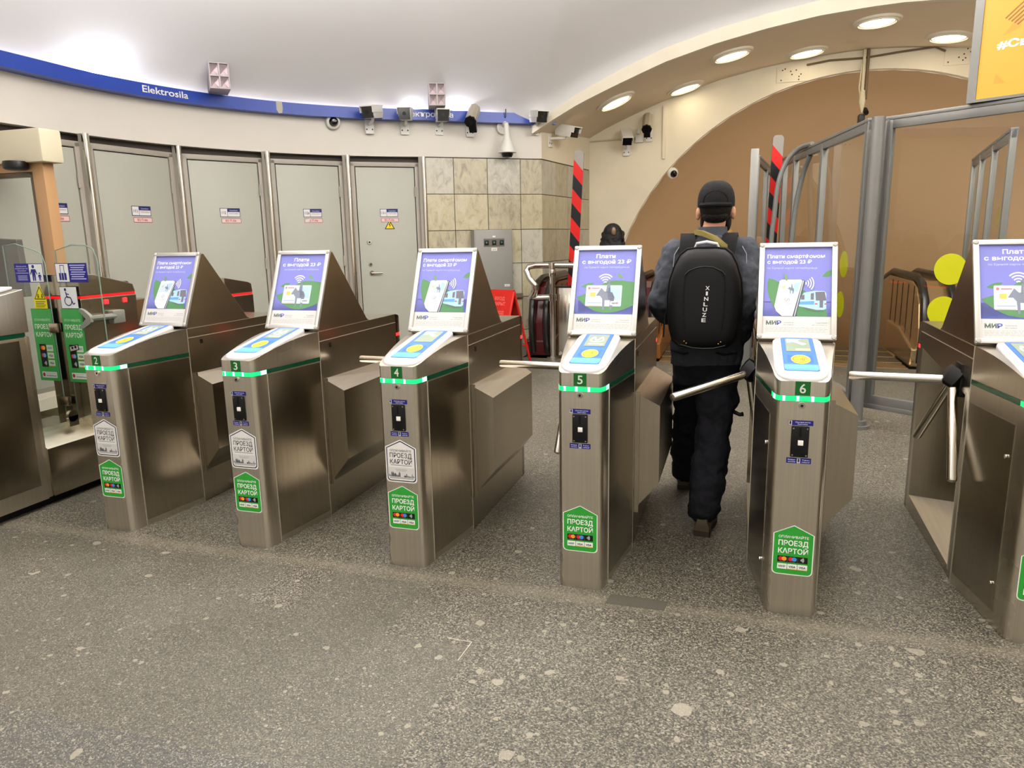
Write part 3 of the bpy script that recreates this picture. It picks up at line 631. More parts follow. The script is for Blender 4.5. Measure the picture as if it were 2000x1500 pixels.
def card(a, u0, v0, u1, v1, k=1.0):
    a.rrect(u0, v0, u1, v1, .02 * k, '#c9d8ec', .014 * k).up(); W = u1 - u0; H = v1 - v0
    a.rect(u0 + .62 * W, v0 + .08 * H, u1 - .03 * W, v0 + .7 * H, '#aecbe9'); a.rrect(u0 + .12 * W, v0 + .34 * H, u0 + .27 * W, v0 + .54 * H, .012 * k, '#e6bd62', .009 * k); a.ell(u0 + .085 * W, v0 + .14 * H, .035 * W, .06 * H, '#c97878')
    a.rect(u0 + .15 * W, v0 + .11 * H, u0 + .38 * W, v0 + .17 * H, '#b58f98'); a.rect(u0 + .06 * W, v0 + .82 * H, u0 + .45 * W, v0 + .86 * H, '#9fb0c8'); a.rect(u0 + .02 * W, v0 + .95 * H, u0 + .45 * W, v0 + .99 * H, '#d9b9b4')
    rider(a, u0 + .56 * W, v0 + .54 * H, .9 * W if k == 1 else W, '#7c8291'); a.up().rrect(u1 - .30 * W, v1 - .24 * H, u1 - .03 * W, v1 - .05 * H, .01 * k, '#f4f4f4', .008 * k).up(); a.text('МИР', u1 - .165 * W, v1 - .105 * H, -.085 * H, '#3c4a66', w=.18 * W, align='c', bold=.03)
def poster_card(parent):
    a = Art(poster_map); poster_base(a)
    a.text('Плати', .472, .093, -.047, '#f6f5fb', w=.33, align='c', bold=.022); a.text('с выгодой 23 ₽', .49, .163, -.047, '#f6f5fb', w=.84, align='c', bold=.022); a.text('по Единой карте петербуржца', .50, .219, -.021, '#cfd0ee', w=.76, align='c')
    for i, r in enumerate((.015, .055, .095, .135)): a.arc(.497, .42, r + .02, .018, -135, -45, '#f4f3fa', asp=.78)
    a.poly([(.02, .583), (.12, .555), (.22, .53), (.35, .47), (.5, .40), (.62, .378), (.78, .375), (.92, .388), (1, .40), (1, .68), (.85, .73), (.7, .765), (.52, .778), (.35, .755), (.2, .70), (.1, .64)], LEAF)
    leaf(a, .09, .455, .22, .045, -.30, LEAF); leaf(a, .70, .285, .12, .035, .75, LEAF2); a.up(); card(a, .18, .437, .79, .697)
    return a.build('poster', parent, label='violet poster with a bank card and wireless waves')
def poster_phone(parent):
    a = Art(poster_map); poster_base(a)
    a.text('Плати смартфоном', .045, .117, -.042, '#f6f5fb', w=.85, bold=.022); a.text('с выгодой 23 ₽', .045, .182, -.042, '#f6f5fb', w=.66, bold=.022); a.text('по Единой карте петербуржца', .045, .244, -.021, '#cfd0ee', w=.74)
    a.poly([(.075, .352), (.16, .37), (.24, .40), (.30, .5), (.30, .79), (.27, .79), (.19, .72), (.12, .63), (.08, .55), (.06, .47), (.062, .40)], LEAF)
    a.poly([(.50, .79), (.50, .50), (.60, .49), (.75, .6), (.9, .68), (.935, .74), (.945, .79)], '#4f8258'); leaf(a, .86, .335, .2, .05, -.55, LEAF); a.up()
    # train
    a.poly([(.53, .60), (.60, .52), (.755, .498), (.90, .502), (.925, .53), (.925, .70), (.89, .715), (.78, .715), (.53, .675)], '#a8cdf0'); a.up()
    a.poly([(.765, .512), (.90, .508), (.925, .60), (.92, .61), (.775, .61)], '#6d6a74'); a.poly([(.70, .53), (.745, .522), (.745, .60), (.70, .60)], '#6d6a74'); a.poly([(.56, .552), (.61, .542), (.61, .60), (.56, .60)], '#6d6a74'); a.poly([(.53, .625), (.75, .615), (.75, .655), (.53, .655)], '#5f9bdc'); a.rect(.83, .61, .88, .69, '#6a6d78')
    a.rect(.76, .64, .80, .655, '#c65a5a'); a.rect(.90, .64, .925, .655, '#c65a5a'); a.poly([(.60, .685), (.78, .715), (.89, .715), (.885, .73), (.74, .735), (.6, .70)], '#596a62'); a.up()
    # phone
    a.poly([(.575, .370), (.60, .375), (.615, .39), (.49, .79), (.44, .79)], '#4a5560').up().poly([(.585, .378), (.597, .382), (.475, .79), (.463, .79)], '#c9cbd0').up()
    a.poly([(.24, .385), (.265, .372), (.55, .370), (.575, .385), (.44, .79), (.285, .79), (.20, .735), (.17, .68)], '#ecebea').up()
    a.poly([(.275, .408), (.545, .405), (.497, .542), (.218, .54)], '#c3d3e6').up(); a.poly([(.29, .442), (.325, .442), (.315, .472), (.28, .472)], '#e3bf74'); a.poly([(.46, .41), (.54, .408), (.50, .52), (.43, .52)], '#a7c6e6'); rider(a, .41, .485, .16, '#75808c'); a.poly([(.46, .512), (.50, .512), (.492, .535), (.45, .535)], '#f4f4f4')
    a.arc(.355, .605, .036, .006, 0, 359, '#8f9399', asp=.62, n=20); a.line([(.338, .607), (.352, .616), (.375, .594)], .007, '#8f9399')
    a.text('Покажите терминал', .335, .655, -.013, '#9a9ba0', w=.19, align='c'); a.text('оплаты', .335, .677, -.013, '#9a9ba0', w=.09, align='c')
    leaf(a, .345, .39, .13, .03, -1.9, LEAF2)
    for i in range(4): a.arc(.60, .415, .03 + .036 * i, .017, -42, 42, '#f4f3fa', asp=.75)
    return a.build('poster', parent, label='violet poster with a smartphone and a blue metro train')
def house(a, w_, h, sh, col, r=.018):
    pts = [(0, 0), (w_ / 2, -sh)]
    for cu, a0 in ((w_ / 2 - r, 0), (-w_ / 2 + r, -90)):
        for k in range(6): an = math.radians(a0 - k * 18); pts.append((cu + r * math.cos(an), -h + r + r * math.sin(an)))
    pts.append((-w_ / 2, -sh))
    # split in vertical slices so that it bends round the column
    return a.poly(pts, col)
def green_sticker(parent, u0=0, z=.368):
    a = Art(front_map(u0, z)); house(a, .146, .203, .036, '#eef2ea'); a.up(); a.mp = front_map(u0, z - .0035); house(a, .139, .196, .034, '#2f9a35', .016); a.up(); a.mp = front_map(u0, z)
    a.text('ОПЛАЧИВАЙТЕ', 0, -.053, .0095, '#f2f6f0', w=.107, align='c', bold=.014); a.text('ПРОЕЗД', 0, -.083, .020, '#f2f6f0', w=.107, align='c', bold=.022); a.text('КАРТОЙ', 0, -.115, .020, '#f2f6f0', w=.107, align='c', bold=.022)
    a.rect(-.054, -.152, .054, -.127, '#141414'); a.up()
    for x, c1, c2 in ((-.036, '#d8252c', '#f0a02c'), (0, '#d8252c', '#3a8fd8')): a.ell(x - .006, -.138, .009, .0085, c1, 18); a.l += .5; a.ell(x + .006, -.138, .009, .0085, c2, 18); a.l -= .5; a.rect(x - .009, -.1505, x + .009, -.1495, '#77777c')
    for x in (-.018, .018): a.rect(x - .0006, -.149, x + .0006, -.130, '#55555a')
    for k in range(4): a.arc(.026, -.1385, .004 + .0035 * k, .0018, -38, 38, '#d8d8d8', n=6)
    for i, (t, c) in enumerate((('МИР', '#2f7a52'), ('VISA', '#20264a'), ('VISA', '#20264a'))):
        x = -.0365 + .0365 * i; a.rect(x - .0172, -.180, x + .0172, -.158, '#f0f1ec'); a.l += 1; a.text(t, x, -.1735, .0085, c, w=.025, align='c', bold=.03)
        if i: a.rect(x - .0172, -.180, x + .0172, -.1775, '#e3b13a')
        a.l -= 1
    return a.build('payment_sticker', parent, label='green house-shaped card payment sticker')
def white_sticker(parent, u0=0, z=.597):
    a = Art(front_map(u0, z)); house(a, .150, .197, .036, '#ecebe8'); a.up(); a.mp = front_map(u0, z - .005); house(a, .139, .187, .034, '#232743', .016); a.up(); a.mp = front_map(u0, z - .010); house(a, .130, .1775, .0315, '#e0deda', .014); a.up(); a.mp = front_map(u0, z)
    a.text('ОПЛАЧИВАЙТЕ', 0, -.056, .010, '#2a2c38', w=.104, align='c'); a.text('ПРОЕЗД', 0, -.083, .021, '#1a1c28', w=.106, align='c', bold=.008); a.text('КАРТОЙ', 0, -.112, .021, '#1a1c28', w=.106, align='c', bold=.008); a.rect(-.05, -.1195, .052, -.1165, '#8d8e93')
    a.rect(-.063, -.172, .063, -.128, '#cfcdc9'); a.rect(-.058, -.181, .058, -.172, '#b3b1ad'); a.up(); a.rect(-.03, -.138, .03, -.136, '#a2a1a0'); a.rect(-.024, -.144, .024, -.142, '#a2a1a0')
    rnd = random.Random(9); x = -.062
    while x < .060:
        d = rnd.uniform(.004, .010); h = rnd.choice([.006, .009, .012, .018, .024]); a.poly([(x, -.171), (min(x + d, .062), -.171), (min(x + d, .062), -.171 + h * .6), (x + d * .5, -.171 + h), (x, -.171 + h * .6)], rnd.choice(['#6d6d70', '#87878a', '#55555a'])) if not -.012 < x < .006 else None; x += d
    return a.build('payment_sticker', parent, label='white house-shaped card payment sticker with a grey town view')
def number_plate(parent, n):
    a = Art(front_map(0, .8705)); a.rect(-.026, 0, .026, .052, '#0d5a1f').up().text(str(n), 0, .009, .035, '#c9d3c6', w=.0215, align='c', bold=.012); return a.build('number_plate', parent)
def display(parent, n):
    pz = lambda y: .929 + (y - .272) * .187 + .0088
    def mp(u, v, l): return L_((.1525 + u, v, pz(v) + l))
    a = Art(mp); k = .187
    a.rrect(-.0625, .332, .0625, .716, .012, '#2b56b0', .012).up().rrect(-.0605, .335, .0605, .713, .011, '#3f6fd0', .011).up(); a.rect(-.0605, .348, .0605, .40, '#5f9fe8'); a.rect(-.055, .340, .055, .352, '#62a8ee')
    a.rect(-.046, .42, .046, .50, '#3562bf'); a.up().ell(.002, .455, .035, .050, '#e8c63a', 28).up(); a.arc(.0, .455, .026, .0025, 20, 340, '#5a4c1c', asp=1.3, n=18)
    for i in range(3): a.arc(-.004, .455, .006 + .006 * i, .0028, -45, 45, '#5a4c1c', asp=1.5, n=6)
    scr = mat('display_glow', '#7f8c78', .3, emit=.05, ecol='#a9b69a'); a.rect(-.046, .545, .046, .700, scr); a.up(); gl = mat('display_mint', '#a9e6cc', .3, emit=.4, ecol='#a9f0d4')
    if n in (4, 6): a.poly([(-.04, .695), (.015, .695), (.0, .670), (.035, .635), (.02, .620), (-.015, .655), (-.04, .645)], gl); a.rect(-.01, .556, .044, .578, '#c3d79a') if n == 6 else None
    else: a.arc(0, .635, .030, .010, 200, 340, gl, asp=1.2); a.line([(-.030, .625), (-.018, .670), (0, .615), (.018, .670), (.030, .625)], .009, gl); a.rect(-.03, .565, .036, .580, '#cfd3bd')
    return a.build('display', parent)
def rot_axis(v, ax, ang): return Matrix.Rotation(ang, 3, ax) @ v
def tripod(parent, turn=0.0):
    hub = Vector((-.022, .905, .832)); ax = Vector((-.56, 0, -.83)).normalized()
    q = TM(); R = ax.to_track_quat('Z', 'Y').to_matrix(); q.lathe([(.0001, .035), (.03, .034), (.044, .022), (.05, 0), (.05, -.03), (.045, -.05)], hub, 6, 0, R); q.box((-.006, .86, .765), (.03, .955, .905), 0, .006); q.build('tripod_hub', BLACK, parent, sharp=20)
    rest = ((Vector((-.985, .17, -.02)), .40), (Vector((-.05, -.50, -.86)), .44), (Vector((-.14, .62, -.77)), .42)); pushed = ((Vector((-.68, -.70, -.13)), .46), (Vector((.16, .02, -.98)), .42), (Vector((.10, .86, -.42)), .42))
    for d, ln in (pushed if turn else rest):
        d = d.normalized()
        q = TM(); a = hub + d * .02; e = hub + d * ln; q.tube([a, hub + d * (ln - .012), hub + d * (ln - .003), e], [.019, .019, .017, .011], 16); q.build('arm', CHROME_ARM, parent)
CHROME_ARM = mat('satin_steel_bar', '#c9c4bb', .22, 1.0)
TX = {2: 0.0, 3: .8373, 4: 1.6601, 5: 2.4645, 6: 3.2905, 7: 4.1055}
TLAB = {2: 'steel turnstile with number plate 2 and smartphone poster, next to the glass gate', 3: 'steel turnstile with number plate 3 and bank card poster', 4: 'steel turnstile with number plate 4 and both white and green stickers',
        5: 'steel turnstile with number plate 5, left of the man with backpack', 6: 'steel turnstile with number plate 6 and single green sticker, right of the man', 7: 'steel turnstile cut by the right frame edge, its black tripod hub and recess in view'}
base = base_turnstile()
roots = {2: base}
for n in (3, 4, 5, 6, 7): roots[n] = copy_tree(base)
fr0 = ad_frame(None)
for n, r in roots.items():
    r.location = (TX[n] + .1525 + (.012 if n == 2 else 0), .90, 0); r['label'] = TLAB[n]
    f = fr0 if n == 2 else fr0.copy()
    if n != 2: COL.objects.link(f)
    f.parent = r
    (poster_card if n in (3, 5, 7) else poster_phone)(r)
    green_sticker(r, 0, .368 if n > 4 else .384)
    if n < 5: white_sticker(r)
    if n < 7: number_plate(r, n)
    rd = [c for c in r.children if c.name.startswith('card_reader')][0]
    display(rd, n)
    if n in (4, 5, 7): tripod(r)
    if n == 6: tripod(r, -.62)
# ================================================================== lamps, sconces, cameras
for k, (x, y) in enumerate(((1.49, 7.88), (2.99, 7.88), (4.66, 7.75), (2.33, 8.95), (3.96, 8.85), (5.65, 8.70), (6.30, 7.8), (7.35, 8.9), (8.0, 7.8))):
    e = .05; zz = prof_z(x); sl = (prof_z(x + e) - prof_z(x - e)) / (2 * e); n = Vector((sl, 0, -1)).normalized(); R = n.to_track_quat('Z', 'Y').to_matrix()
    lab = ['lowest round ceiling lamp of the front row, above the striped post', 'middle round ceiling lamp of the front row on the taupe vault', 'round ceiling lamp of the front row nearest the top of the picture', 'lowest round ceiling lamp of the rear row on the taupe vault', 'middle round ceiling lamp of the rear row, above the perforated cover plate', 'round ceiling lamp of the rear row beside the yellow sign', 'round ceiling lamp of the front row hidden by the yellow sign', 'round ceiling lamp of the rear row beyond the yellow sign', 'last round ceiling lamp of the front row beyond the yellow sign'][k]
    t = thing('ceiling_lamp', lab, 'ceiling lamp', (x, y, zz), group='round lamps on the vault')
    q = MB(); q.lathe([(.275, -.005), (.275, .012), (.262, .026), (.235, .030), (.222, .045), (.212, .045), (.205, .03)], n=36, R=R); q.build('lamp_ring', FASCIA_M, t)
    q = MB(); q.lathe([(.0001, .040), (.12, .038), (.19, .031), (.209, .022), (.209, .0)], n=36, R=R); q.build('lamp_diffuser', mat('lamp_diffuser', '#fff4d8', .4, emit=7.0, ecol='#fff0cf'), t)
# square louvre floodlights over the band
for k, (x, y, z) in enumerate(((-2.065, 4.265, 3.175), (-.372, 6.064, 3.175))):
    o, tt, n = wall_frame(x, y)
    t = thing('wall_lamp', ['square four cell wall lamp right of the Latin station name', 'square four cell wall lamp above the row of security cameras'][k], 'wall lamp', (x, y, z), math.atan2(tt.y, tt.x) - (.40, .22)[k], group='four cell wall lamps')
    q = MB(); w_, h = .10, .13
    q.box((-w_, -.02, -h), (-w_ + .012, .34, h)); q.box((w_ - .012, -.02, -h), (w_, .34, h)); q.box((-w_, -.02, h - .012), (w_, .34, h)); q.box((-w_, -.02, -h), (w_, .34, -h + .012)); q.box((-w_, .13, -h), (w_, .34, h + .06)); q.box((-.008, -.022, -h), (.008, .10, h)); q.box((-w_, -.022, -.008), (w_, .10, .008)); q.build('lamp_housing', mat('lilac_grey_enamel', '#a79da0', .4), t, bevel=.003)
    q = MB()
    for sx in (-1, 1):
        for sz in (-1, 1):
            cx, cz = sx * .048, sz * .062; q.add([(cx - .04, .0, cz - .054), (cx + .04, .0, cz - .054), (cx + .04, .0, cz + .054), (cx - .04, .0, cz + .054), (cx, .05, cz)], [(0, 1, 4), (1, 2, 4), (2, 3, 4), (3, 0, 4)])
    q.build('lamp_reflector', mat('lilac_reflector', '#c0b4b8', .25, .6), t)
CAMW = mat('camera_white', '#d9d7d2', .4); CAMB = mat('camera_front_glass', '#0b0b0d', .12); CAMBEI = mat('camera_beige', '#a39a88', .45)
def basis(d):
    d = Vector(d).normalized(); s = d.cross(Vector((0, 0, 1))).normalized(); u = s.cross(d); return d, s, u
def box_camera(plate, head, aim, nrm, label, ln=.31, w_=.076, h=.070, style='box'):
    """housing aimed along aim, arm and plate fixed to the wall"""
    plate, head = Vector(plate), Vector(head); t = thing('security_camera', label, 'security camera', plate, group='security cameras on the walls')
    H = head - plate; d, s, u = basis(aim); R = Matrix((s, d, u)).transposed().to_4x4(); X = Matrix.Translation(H) @ R; n = Vector(nrm).normalized(); q = MB(); q.xf = X
    if style == 'box':
        q.prism([(-w_ * .82, -h), (w_ * .82, -h), (w_, -h * .2), (w_ * .92, h), (-w_ * .92, h), (-w_, -h * .2)], 1, -ln / 2, ln / 2 - .03); q.box((-w_ * 1.08, -ln / 2, h * .9), (w_ * 1.08, ln / 2 + .03, h * 1.12)); q.box((-w_ * 1.08, -ln / 2 + .02, -h * .1), (-w_, ln / 2 + .02, h)); q.box((w_, -ln / 2 + .02, -h * .1), (w_ * 1.08, ln / 2 + .02, h)); q.build('camera_housing', CAMW, t, bevel=.004)
        q = MB(); q.xf = X; q.box((-w_ * .9, ln / 2 - .035, -h * .95), (w_ * .9, ln / 2 - .012, h * .9)); q.cyl((0, ln / 2 - .013, 0), (0, ln / 2 - .006, 0), .022, 14, 1); q.build('camera_glass', [CAMB, BLACK], t)
    else:
        o8 = [(w_ * math.cos(PI / 8 + k * PI / 4), w_ * math.sin(PI / 8 + k * PI / 4)) for k in range(8)]; q.prism(o8, 1, -ln / 2, ln / 2); q.build('camera_housing', CAMBEI, t, bevel=.003)
        q = MB(); q.xf = X; q.cyl((0, ln / 2 - .01, 0), (0, ln / 2 + .015, 0), w_ * 1.02, 8); q.cyl((0, ln / 2 + .01, 0), (0, ln / 2 + .02, 0), w_ * .5, 16, 1); q.box((-w_ * .62, ln / 2 - .09, -w_ * 2.3), (w_ * .62, ln / 2 - .05, -w_ * .8)); q.build('camera_glass', [BLACK, CAMB], t)
    q = MB(); q.xf = Matrix.Rotation(math.atan2(n.y, n.x) - PI / 2, 4, 'Z'); q.box((-.055, 0, -.085), (.055, .018, .06), 0, .004)
    for sx in (-.035, .035): q.cyl((sx, .018, -.062), (sx, .022, -.062), .009, 10, 1)
    q.box((-.05, .0, -.115), (.05, .03, -.085), 0, .004); q.build('bracket_plate', [CAMW, BLACK], t)
    q = MB(); e = H - u * h * .9; k = Vector((e.x * .92, e.y * .92, min(e.z - .03, 0.02))); q.tube([n * .015, n * .06 + Vector((0, 0, 0)), k, e], .017, 10); q.build('bracket_arm', CAMW, t); return t
VIEW = Vector((3.2, -2.5, 1.45)); nb = Vector((.585, -.81, 0))
def aimv(h, sx=0, dz=-.25): v = (VIEW - Vector(h)).normalized(); s = Vector((0, 0, 1)).cross(v).normalized(); return v + s * sx + Vector((0, 0, dz))
CAMS = [((-1.261, 5.982, 2.874), (-1.107, 5.785, 2.979), -.45, .0, nb, 'white box camera, leftmost of the row under the blue band', 'box'),
        ((-.911, 6.258, 2.877), (-.787, 6.039, 2.972), -.12, .05, nb, 'white box camera second in the row, left of the Cyrillic letters', 'box'),
        ((-.551, 6.515, 2.883), (-.417, 6.304, 2.968), .12, .05, nb, 'white box camera third in the row, right of the Cyrillic letters', 'box'),
        ((-.22, 6.751, 2.869), (-.094, 6.534, 2.985), -.22, -.55, nb, 'beige octagonal camera pointing down beside the row of white cameras', 'bullet'),
        ((.511, 7.274, 2.912), (.618, 7.043, 2.995), .45, .0, nb, 'white box camera at the right end of the blue band', 'box'),
        ((.627, 7.613, 2.789), (.88, 7.616, 2.875), 1.3, -.25, (.99, -.13, 0), 'white box camera on a long arm above the striped post, pointing right', 'box'),
        ((1.441, 9.29, 2.795), (1.469, 9.05, 2.932), .15, -.45, (0, -1, 0), 'white box camera under the conduit on the arch wall', 'box'),
        ((1.786, 9.29, 2.989), (1.783, 9.05, 3.12), -.05, -.70, (0, -1, 0), 'beige octagonal camera on the arch wall below the round lamps', 'bullet')]
for pl, hd, sx, dz, n, lab, st in CAMS: box_camera(pl, hd, aimv(hd, sx, dz), n, lab, .31 if st == 'box' else .33, style=st)
def dome_camera(p, n, r, label):
    n = Vector(n).normalized(); R = n.to_track_quat('Z', 'Y').to_matrix(); t = thing('dome_camera', label, 'dome camera', p)
    q = MB(); q.lathe([(r, 0), (r * 1.0, .02), (r * .9, .042), (r * .66, .052)], n=28, R=R); q.build('camera_base', CAMW, t)
    q = MB(); q.lathe([(r * .64, .05), (r * .58, .075), (r * .38, .098), (.0001, .106)], n=24, R=R); q.build('camera_dome', CAMB, t)
dome_camera((-1.595, 5.688, 2.885), (.62, -.72, -.15), .088, 'white dome camera on the plaster below the blue band')
dome_camera((2.15, 9.30, 2.395), (.45, -.8, -.3), .085, 'small dome camera at the edge of the tan tunnel arch')
# pan tilt camera on a swan neck
t = thing('pan_tilt_camera', 'large white pendant camera above the marble tiles', 'security camera', (.143, 7.005, 2.881))
q = MB(); n = nb; q.cyl((0, 0, .0), n * .05, .085, 20); q.build('wall_flange', CAMW, t)
q = MB(); q.tube([n * .03 + Vector((0, 0, .02)), n * .10 + Vector((0, 0, .05)), n * .17 + Vector((0, 0, .02)), n * .19 + Vector((0, 0, -.10))], [.03, .032, .034, .036], 14); q.build('swan_neck', CAMW, t)
q = MB(); c = n * .19; q.lathe([(.034, -.08), (.042, -.13), (.066, -.20), (.095, -.28), (.100, -.31), (.118, -.315), (.118, -.335), (.095, -.34)], (c.x, c.y, 0), 28); q.build('camera_housing', CAMW, t)
q = MB(); q.lathe([(.078, -.335), (.076, -.36), (.06, -.39), (.0001, -.405)], (c.x, c.y, 0), 24); q.build('camera_dome', CAMB, t)
q = MB(); q.tube([n * .012 + Vector((0, 0, .06)), n * .16 + Vector((0, 0, .12)), n * .165 + Vector((0, 0, .21))], .007, 8); q.build('cable', mat('cable_dark', '#38322e', .6), t)
# wall fittings of the arch
COND = mat('painted_conduit', '#c9bfa0', .6)
def conduit(name, pts, r, label, m=COND): q = MB(); q.tube(pts, r, 8); return tag(q.build(name, m), label, 'conduit')
conduit('conduit', [(.87, 9.28, 2.93), (1.15, 9.28, 2.935), (1.575, 9.28, 2.94)], .012, 'thin conduit running from the corner to the cameras on the arch wall')
q = MB(); q.box((1.99, 9.265, 2.61), (2.035, 9.30, 3.38), 0, .004); tag(q.build('cable_trunking', PLASTER_W), 'flat vertical cable trunking between arch edge and vault', 'cable trunking')
q = MB(); q.box((1.58, 9.25, 2.87), (1.70, 9.30, 2.985), 0, .006); q.cyl((1.62, 9.27, 3.0), (1.62, 9.27, 3.07), .028, 12); tag(q.build('junction_box', CAMW), 'small square junction box between the two arch wall cameras', 'junction box')
def cover_plate(x0, z0, x1, z1, label, seed):
    t = thing('cover_plate', label, 'cover plate', ((x0 + x1) / 2, 9.30, z0)); w_ = (x1 - x0) / 2; h = z1 - z0; q = MB(); q.box((-w_, -.012, 0), (w_, 0, h), 0, .003); q.build('plate', PLASTER_W, t); rnd = random.Random(seed); q = MB()
    for k in range(9): a, c = rnd.uniform(-w_ * .85, w_ * .85), rnd.uniform(h * .12, h * .9); q.cyl((a, -.013, c), (a, -.016, c), .010, 8)
    q.build('screw_holes', mat('rust_hole', '#4d3a26', .8), t)
cover_plate(3.60, 3.588, 4.02, 3.80, 'perforated cream cover plate below the middle rear lamp', 1); cover_plate(5.745, 3.645, 6.14, 3.862, 'perforated cream cover plate beside the yellow sign', 2)
conduit('cable_run', [(4.0, 9.28, 3.80), (4.3, 9.28, 3.835), (4.75, 9.28, 3.83), (5.2, 9.28, 3.87), (5.62, 9.28, 3.895), (5.75, 9.28, 3.83)], .014, 'bundle of old cables running under the vault edge', mat('old_cable', '#6d5b42', .8))
t = thing('hanging_camera', 'small dark camera hanging on a long bracket in front of the tunnel', 'security camera', (4.775, 9.24, 3.93))
q = MB(); q.box((-.05, -.03, -.62), (-.015, .02, .0), 0, .004); q.tube([(-.06, -.02, -.2), (-.075, -.02, -.5), (-.04, -.02, -.7)], .010, 8); q.build('bracket_arm', COND, t)
q = MB(); q.box((.0, -.03, -.66), (.035, .03, .0), 0, .005); q.build('cable_duct', mat('old_cable', '#6d5b42'), t)
q = MB(); q.tube([(-.03, -.05, -.55), (-.035, -.10, -.70), (-.03, -.12, -.85)], [.03, .042, .012], 10); q.build('funnel', COND, t)
q = MB(); q.box((-.075, -.22, -.99), (.0, -.05, -.88), 0, .006); q.cyl((.02, -.15, -.86), (.02, -.02, -.80), .035, 14); q.cyl((-.037, -.225, -.935), (-.037, -.22, -.935), .022, 14); q.build('camera_body', BLACK, t)

# ================================================================== glass partitions
def tube_between(q, a, b, w_, d, m=0):
    a, b = Vector(a), Vector(b); t = (b - a); L = t.length; t.normalize(); up_ = Vector((0, 0, 1)) if abs(t.z) < .9 else Vector((1, 0, 0)); return t, L
def glass_run(parent, A, B, z0, z1, mull, discs=(), fw_=.055, rail=.06):
    """frames and panes between A and B; mull = fractions of the uprights"""
    A, B = Vector(A), Vector(B); t = (B - A); Lg = t.length; t.normalize(); n = Vector((t.y, -t.x)); fr = Matrix(((t.x, n.x, 0, A.x), (t.y, n.y, 0, A.y), (0, 0, 1, 0), (0, 0, 0, 1)))
    fs = [0] + list(mull) + [1]
    q = MB(); q.xf = fr; q.box((0, -.022, z1 - rail), (Lg, .022, z1), 0, .004); q.box((0, -.028, z1 - .012), (Lg, .028, z1 + .012), 0, .003); q.box((0, -.022, z0), (Lg, .022, z0 + rail), 0, .004); q.box((0, -.030, z0 - .03), (Lg, .030, z0 + .005), 0, .003); q.build('frame_rail', GREY_ALU, parent)
    for f in fs: q = MB(); q.xf = fr; u = max(fw_ / 2, min(Lg - fw_ / 2, f * Lg)); q.box((u - fw_ / 2, -.024, z0), (u + fw_ / 2, .024, z1), 0, .004); q.box((u - .008, -.028, z0), (u + .008, .028, z1), 0); q.build('frame_upright', GREY_ALU, parent)
    for f0, f1 in zip(fs, fs[1:]):
        q = MB(); q.xf = fr; u0, u1 = f0 * Lg + fw_, f1 * Lg - fw_; q.add([(u0 - .01, 0, z0 + rail - .01), (u1 + .01, 0, z0 + rail - .01), (u1 + .01, 0, z1 - rail + .01), (u0 - .01, 0, z1 - rail + .01)], [(0, 1, 2, 3)]); q.build('pane', GLASS, parent)
    for u, z, r in discs:
        a = Art(plane_map(fr @ Vector((u, 0, z)), (t.x, t.y, 0), (0, 0, 1), (n.x, n.y, 0))); a.ell(0, 0, r, r, DISC, 40); a.build('yellow_disc', parent)
DISC = mat('yellow_disc_film', '#b4b500', .4)
t = thing('glass_partition', 'glass partition with round grey main post, two yellow discs on its front pane', 'partition')
q = MB(); q.cyl((4.09, 3.33, 0.03), (4.09, 3.33, 2.235), .045, 24); q.cyl((4.09, 3.33, .02), (4.09, 3.33, .06), .075, 24); q.cyl((4.09, 3.33, 0), (4.09, 3.33, .025), .10, 24); q.build('post', GREY_ALU, t)
glass_run(t, (4.155, 3.43), (5.05, 2.76), .17, 2.23, [], [(.52, 1.19, .105), (.50, .90, .105)], .06, .07)
t2 = thing('glass_partition', 'glass partition running away from the round post beside the escalator', 'partition')
glass_run(t2, (4.06, 3.42), (3.62, 6.10), .17, 2.23, [.44, .81], [(.42, 1.20, .105), (.45, .88, .105)], .07, .07)
t3 = thing('glass_partition', 'far narrow glass partition with a flat grey end post, left of the second striped post', 'partition')
glass_run(t3, (3.33, 5.65), (3.60, 8.1), .12, 2.23, [.45, .75], [], .05, .06)
q = MB(); q.box((3.265, 5.55, 0), (3.345, 5.66, 2.30), 0, .006); q.build('post', GREY_ALU, t3)
q = MB(); q.box((3.36, 5.85, 1.31), (3.42, 6.2, 1.42), 0, .006); q.build('wooden_block', mat('brown_wood', '#8a6a4a', .5), t3)
t4 = thing('glass_partition', 'glass partition seen through the front pane, behind the yellow discs', 'partition')
glass_run(t4, (5.25, 4.45), (5.72, 7.3), .17, 2.23, [.38, .72], [(.42, 1.55, .09)], .06, .07)
# cable hoses bent over the partition
HOSE = mat('grey_hose', '#5a5a56', .5)
def hose(pts, label):
    q = MB(); P = [Vector(p) for p in pts]; out = []
    for i in range(len(P) - 1):
        p0, p1, p2, p3 = P[max(i - 1, 0)], P[i], P[i + 1], P[min(i + 2, len(P) - 1)]
        for k in range(6): s = k / 6; out.append(.5 * ((2 * p1) + (p2 - p0) * s + (2 * p0 - 5 * p1 + 4 * p2 - p3) * s * s + (3 * p1 - p0 - 3 * p2 + p3) * s ** 3))
    q.tube(out + [P[-1]], .024, 10); return tag(q.build('hose', HOSE), label, 'hose', 'hoses bent over the partition')
hose([(3.80, 5.0, 2.255), (3.70, 5.15, 2.235), (3.60, 5.2, 2.14), (3.53, 5.2, 1.93), (3.505, 5.2, 1.6), (3.49, 5.2, 1.3), (3.49, 5.2, .06)], 'grey hose clipped to the top rail and bending down left')
hose([(3.79, 5.05, 2.16), (3.745, 5.15, 2.0), (3.70, 5.2, 1.72), (3.68, 5.2, 1.4), (3.67, 5.2, 1.0), (3.67, 5.2, .06)], 'second grey hose bending down behind the glass pane')

